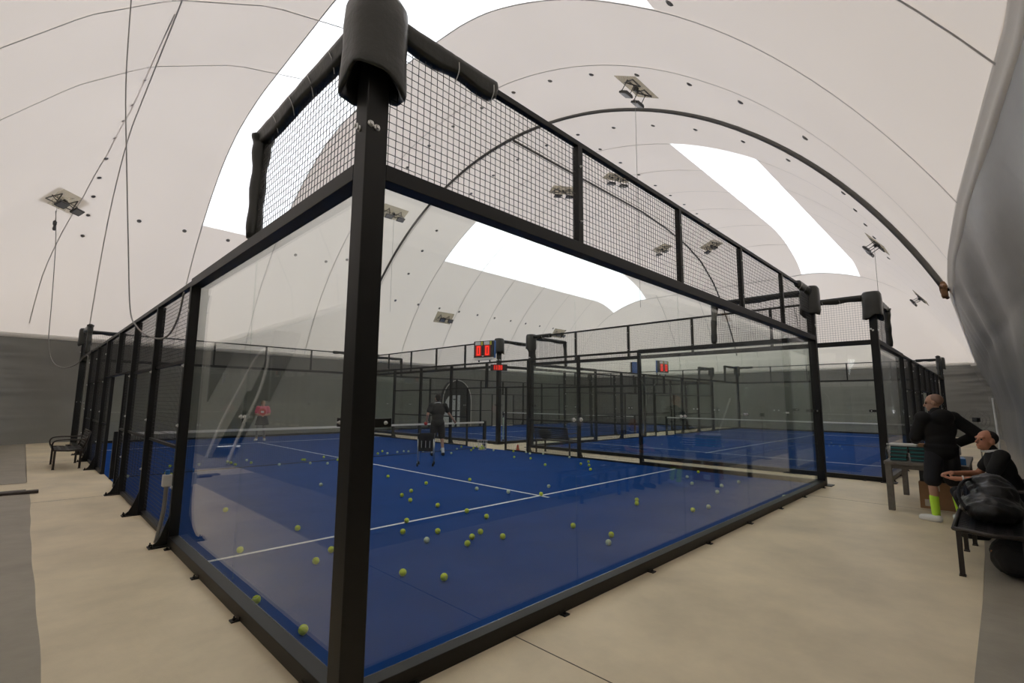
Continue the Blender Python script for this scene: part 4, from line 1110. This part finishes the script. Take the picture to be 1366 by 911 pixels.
mn = person('man in charcoal shirt and black shorts standing at the net with his back turned', (7.32, 9.12, .008), (.42, .9, 0), Jn,
    [('shirt', MT['charcoal'], shirtN), ('collar', MT['whitecloth'], collar), ('shorts', MT['black'], shorts), ('sock', MT['whitecloth'], ank_l), ('sock', MT['whitecloth'], ank_r), ('shoe', MT['navy'], shoe_l), ('shoe', MT['navy'], shoe_r)],
    MT['skin'], MT['hair'], SHORT, (0, 1, -.12), 1.0, .014, hands={'r': ((.5, .7, -.35), (.6, -.5, 0), .5)})
tag(obj('red_ball', (lambda bm: (bmesh.ops.create_icosphere(bm, subdivisions=3, radius=.055), finish(bm, 'red_ball', MT['red'], True))[-1])(bmesh.new())), 'small red ball held in the left hand of the man at the net', 'ball').location = (7.11, 9.42, .94)
# woman across the net
Jw = dict(pelvis=(0,0,.88), chest=(0,.01,1.14), head=(0,.05,1.45), sh_l=(-.165,0,1.27), sh_r=(.165,0,1.27), el_l=(-.24,.03,1.03), wr_l=(-.05,.22,.99), el_r=(.24,.03,1.03), wr_r=(.06,.23,1.0),
    hip_l=(-.09,0,.84), hip_r=(.09,0,.84), kn_l=(-.10,.02,.47), kn_r=(.13,.02,.47), an_l=(-.11,-.02,.097), an_r=(.16,-.02,.097), toe_l=(-.14,.12,.05), toe_r=(.20,.12,.05))
def skirt(bm, torso, limb, J, hp):
    g = bmesh.ops.create_cone(bm, cap_ends=True, segments=28, radius1=.25, radius2=.165, depth=.36); bmesh.ops.scale(bm, vec=(1, .78, 1), verts=g['verts']); bmesh.ops.translate(bm, vec=(0, 0, .80), verts=g['verts'])
def leggings(bm, torso, limb, J, hp):
    for s in ('l', 'r'): limb(bm, 'hip_'+s, 'kn_'+s, .086, .056, .008); limb(bm, 'kn_'+s, 'an_'+s, .052, .036, .008, 0, .8)
wm = person('woman in pink top and dark skirt standing beyond the net', (5.28, 17.75, .008), (-.35, -.93, 0), Jw,
    [('top', MT['pink'], tee), ('skirt', MT['navy'], skirt), ('leggings', MT['liner'], leggings), ('shoe', MT['whitecloth'], shoe_l), ('shoe', MT['whitecloth'], shoe_r)],
    MT['skin'], MT['blond'], SHORT+[((0, -.10, -.06), (.04, .05, .08))], (0, 1, -.1), .92, .014)
rk = thing('padel_racket', 'dark red padel racket held by the woman in pink', 'racket', (5.19, 17.50, 1.0), math.atan2(.35, -.93))
bm = bmesh.new(); g = bmesh.ops.create_cone(bm, cap_ends=True, segments=24, radius1=.125, radius2=.125, depth=.035)
bmesh.ops.transform(bm, matrix=Matrix.Translation((0, .03, .13)) @ Matrix.Rotation(PI/2, 4, 'X') @ Matrix.Diagonal((1, 1.12, 1, 1)), verts=g['verts']); obj('racket_head', finish(bm, 'racket_head', MT['red']), rk)
obj('grip', tubeme([(0, .03, .0), (0, .03, -.06), (0, .03, -.13)], .016, 'grip', MT['black']), rk)
obj('face_print', bevbox(-.05, .05, .048, .052, .1, .17, .003, 'face_print', MT['whitecloth']), rk)

# ---------------------------------------------------------------- ball cart, basket, cone, tubes
ct = thing('ball_cart', 'black ball cart on four thin metal legs with wheels in front of the net', 'cart', (5.83, 7.56, .012), math.radians(-40))
bm = bmesh.new(); 
for z0, z1, w0, w1 in ((.36, .78, .17, .21),):
    a = [bm.verts.new((sx*w0, sy*w0, z0)) for sx, sy in ((-1,-1),(1,-1),(1,1),(-1,1))]; b = [bm.verts.new((sx*w1, sy*w1, z1)) for sx, sy in ((-1,-1),(1,-1),(1,1),(-1,1))]
    bm.faces.new(a)
    for k in range(4): bm.faces.new((a[k], a[(k+1)%4], b[(k+1)%4], b[k]))
    c = [bm.verts.new((sx*(w1-.02), sy*(w1-.02), z1)) for sx, sy in ((-1,-1),(1,-1),(1,1),(-1,1))]; d = [bm.verts.new((sx*(w0-.02), sy*(w0-.02), z0+.02)) for sx, sy in ((-1,-1),(1,-1),(1,1),(-1,1))]
    for k in range(4): bm.faces.new((b[k], b[(k+1)%4], c[(k+1)%4], c[k])); bm.faces.new((c[k], c[(k+1)%4], d[(k+1)%4], d[k]))
    bm.faces.new(d)
obj('bag', finish(bm, 'bag', MT['black']), ct)
for sx in (-1, 1):
    for sy in (-1, 1):
        lg = obj('leg', shared('cleg', lambda: tubeme([(0, 0, .05), (0, 0, .4), (0, 0, .66)], .011, 'leg', MT['bolt'])), ct, loc=(sx*.19, sy*.19, 0))
        obj('wheel', shared('cwh', lambda: tubeme([(-.018, 0, .04), (.018, 0, .04)], .04, 'wheel', MT['black'], 14)), lg)
for sx in (-.1, .0, .1): obj('strap', bevbox(sx-.01, sx+.01, -.215, -.2, .45, .62, .002, 'strap', MT['bolt']), ct)
bk = thing('ball_basket', 'pale wire ball basket standing by the net post', 'basket', (9.55, 9.62, .012))
bm = bmesh.new()
for z, r in ((.0, .13), (.1, .145), (.2, .16), (.3, .17)): tube(bm, [(r*math.cos(2*PI*i/20), r*math.sin(2*PI*i/20), z+.006) for i in range(21)], .006, 5, False)
for k in range(12): a = 2*PI*k/12; tube(bm, [(.13*math.cos(a), .13*math.sin(a), .006), (.17*math.cos(a), .17*math.sin(a), .306)], .004, 5)
obj('wire_cage', finish(bm, 'wire_cage', MT['tie']), bk)
for k, (x, y, z) in enumerate(((0, 0, .05), (.068, 0, .05), (-.035, .06, .05), (-.035, -.06, .05), (.02, .03, .11), (-.03, -.02, .11))):
    tag(obj('tennis_ball', BY, loc=(9.55+x, 9.62+y, .012+z)), 'yellow tennis ball inside the pale wire basket', 'ball', 'balls in the wire basket')
cn = thing('training_cone', 'small red training cone standing in the gap by the gate', 'cone', (10.35, 8.75, 0))
bm = bmesh.new(); lathe(bm, [(.09, 0), (.09, .015), (.06, .015), (.02, .19), (.0, .2)], 16); obj('cone_body', finish(bm, 'cone_body', MT['red']), cn)
obj('ring', (lambda bm: (lathe(bm, [(.052, .05), (.053, .05), (.041, .1), (.04, .1)], 16), finish(bm, 'ring', MT['orange']))[-1])(bmesh.new()), cn)
for X, Y, H_, lb in ((12.4, 11.55, 1.05, 'short clear ball collector tube inside the cage with the clock'), (13.1, 12.1, 1.5, 'tall clear ball collector tube inside the cage with the clock')):
    tt = thing('collector_tube', lb, 'tube', (X, Y, .012))
    bm = bmesh.new(); lathe(bm, [(.036, .03), (.036, H_), (.033, H_), (.033, .03)], 14); obj('tube_wall', finish(bm, 'tube_wall', MT['clamp'], True), tt)
    bm = bmesh.new(); lathe(bm, [(.045, 0), (.045, .07), (.03, .08)], 14); obj('base_cap', finish(bm, 'base_cap', MT['black']), tt)
    bm = bmesh.new(); lathe(bm, [(.04, H_), (.045, H_+.03), (.02, H_+.06)], 14); obj('top_cap', finish(bm, 'top_cap', MT['black']), tt)
    for k in range(int((H_-.1)/.068)):
        tag(obj('tennis_ball', BP, loc=(X, Y, .012+.116+k*.067)), 'pale tennis ball stacked inside the ' + lb.split(' inside')[0], 'ball', 'balls in the collector tubes')
# bags left on the middle bench
mb = thing('sports_bag', 'dark sports bag hanging over the end of the bench between the cages', 'bag', (10.55, 7.72, .432))
obj('bag_body', blob('bag_body', [((0, 0, .14), (.17, .2, .15), 0), ((-.02, .03, .2), (.15, .17, .12), 0)], MT['charcoal'], .022, 4), mb)
obj('handle', tubeme(smoothpath([(0, -.12, .27), (0, -.06, .36), (0, .06, .36), (0, .12, .27)], 6), .012, 'handle', MT['black']), mb)
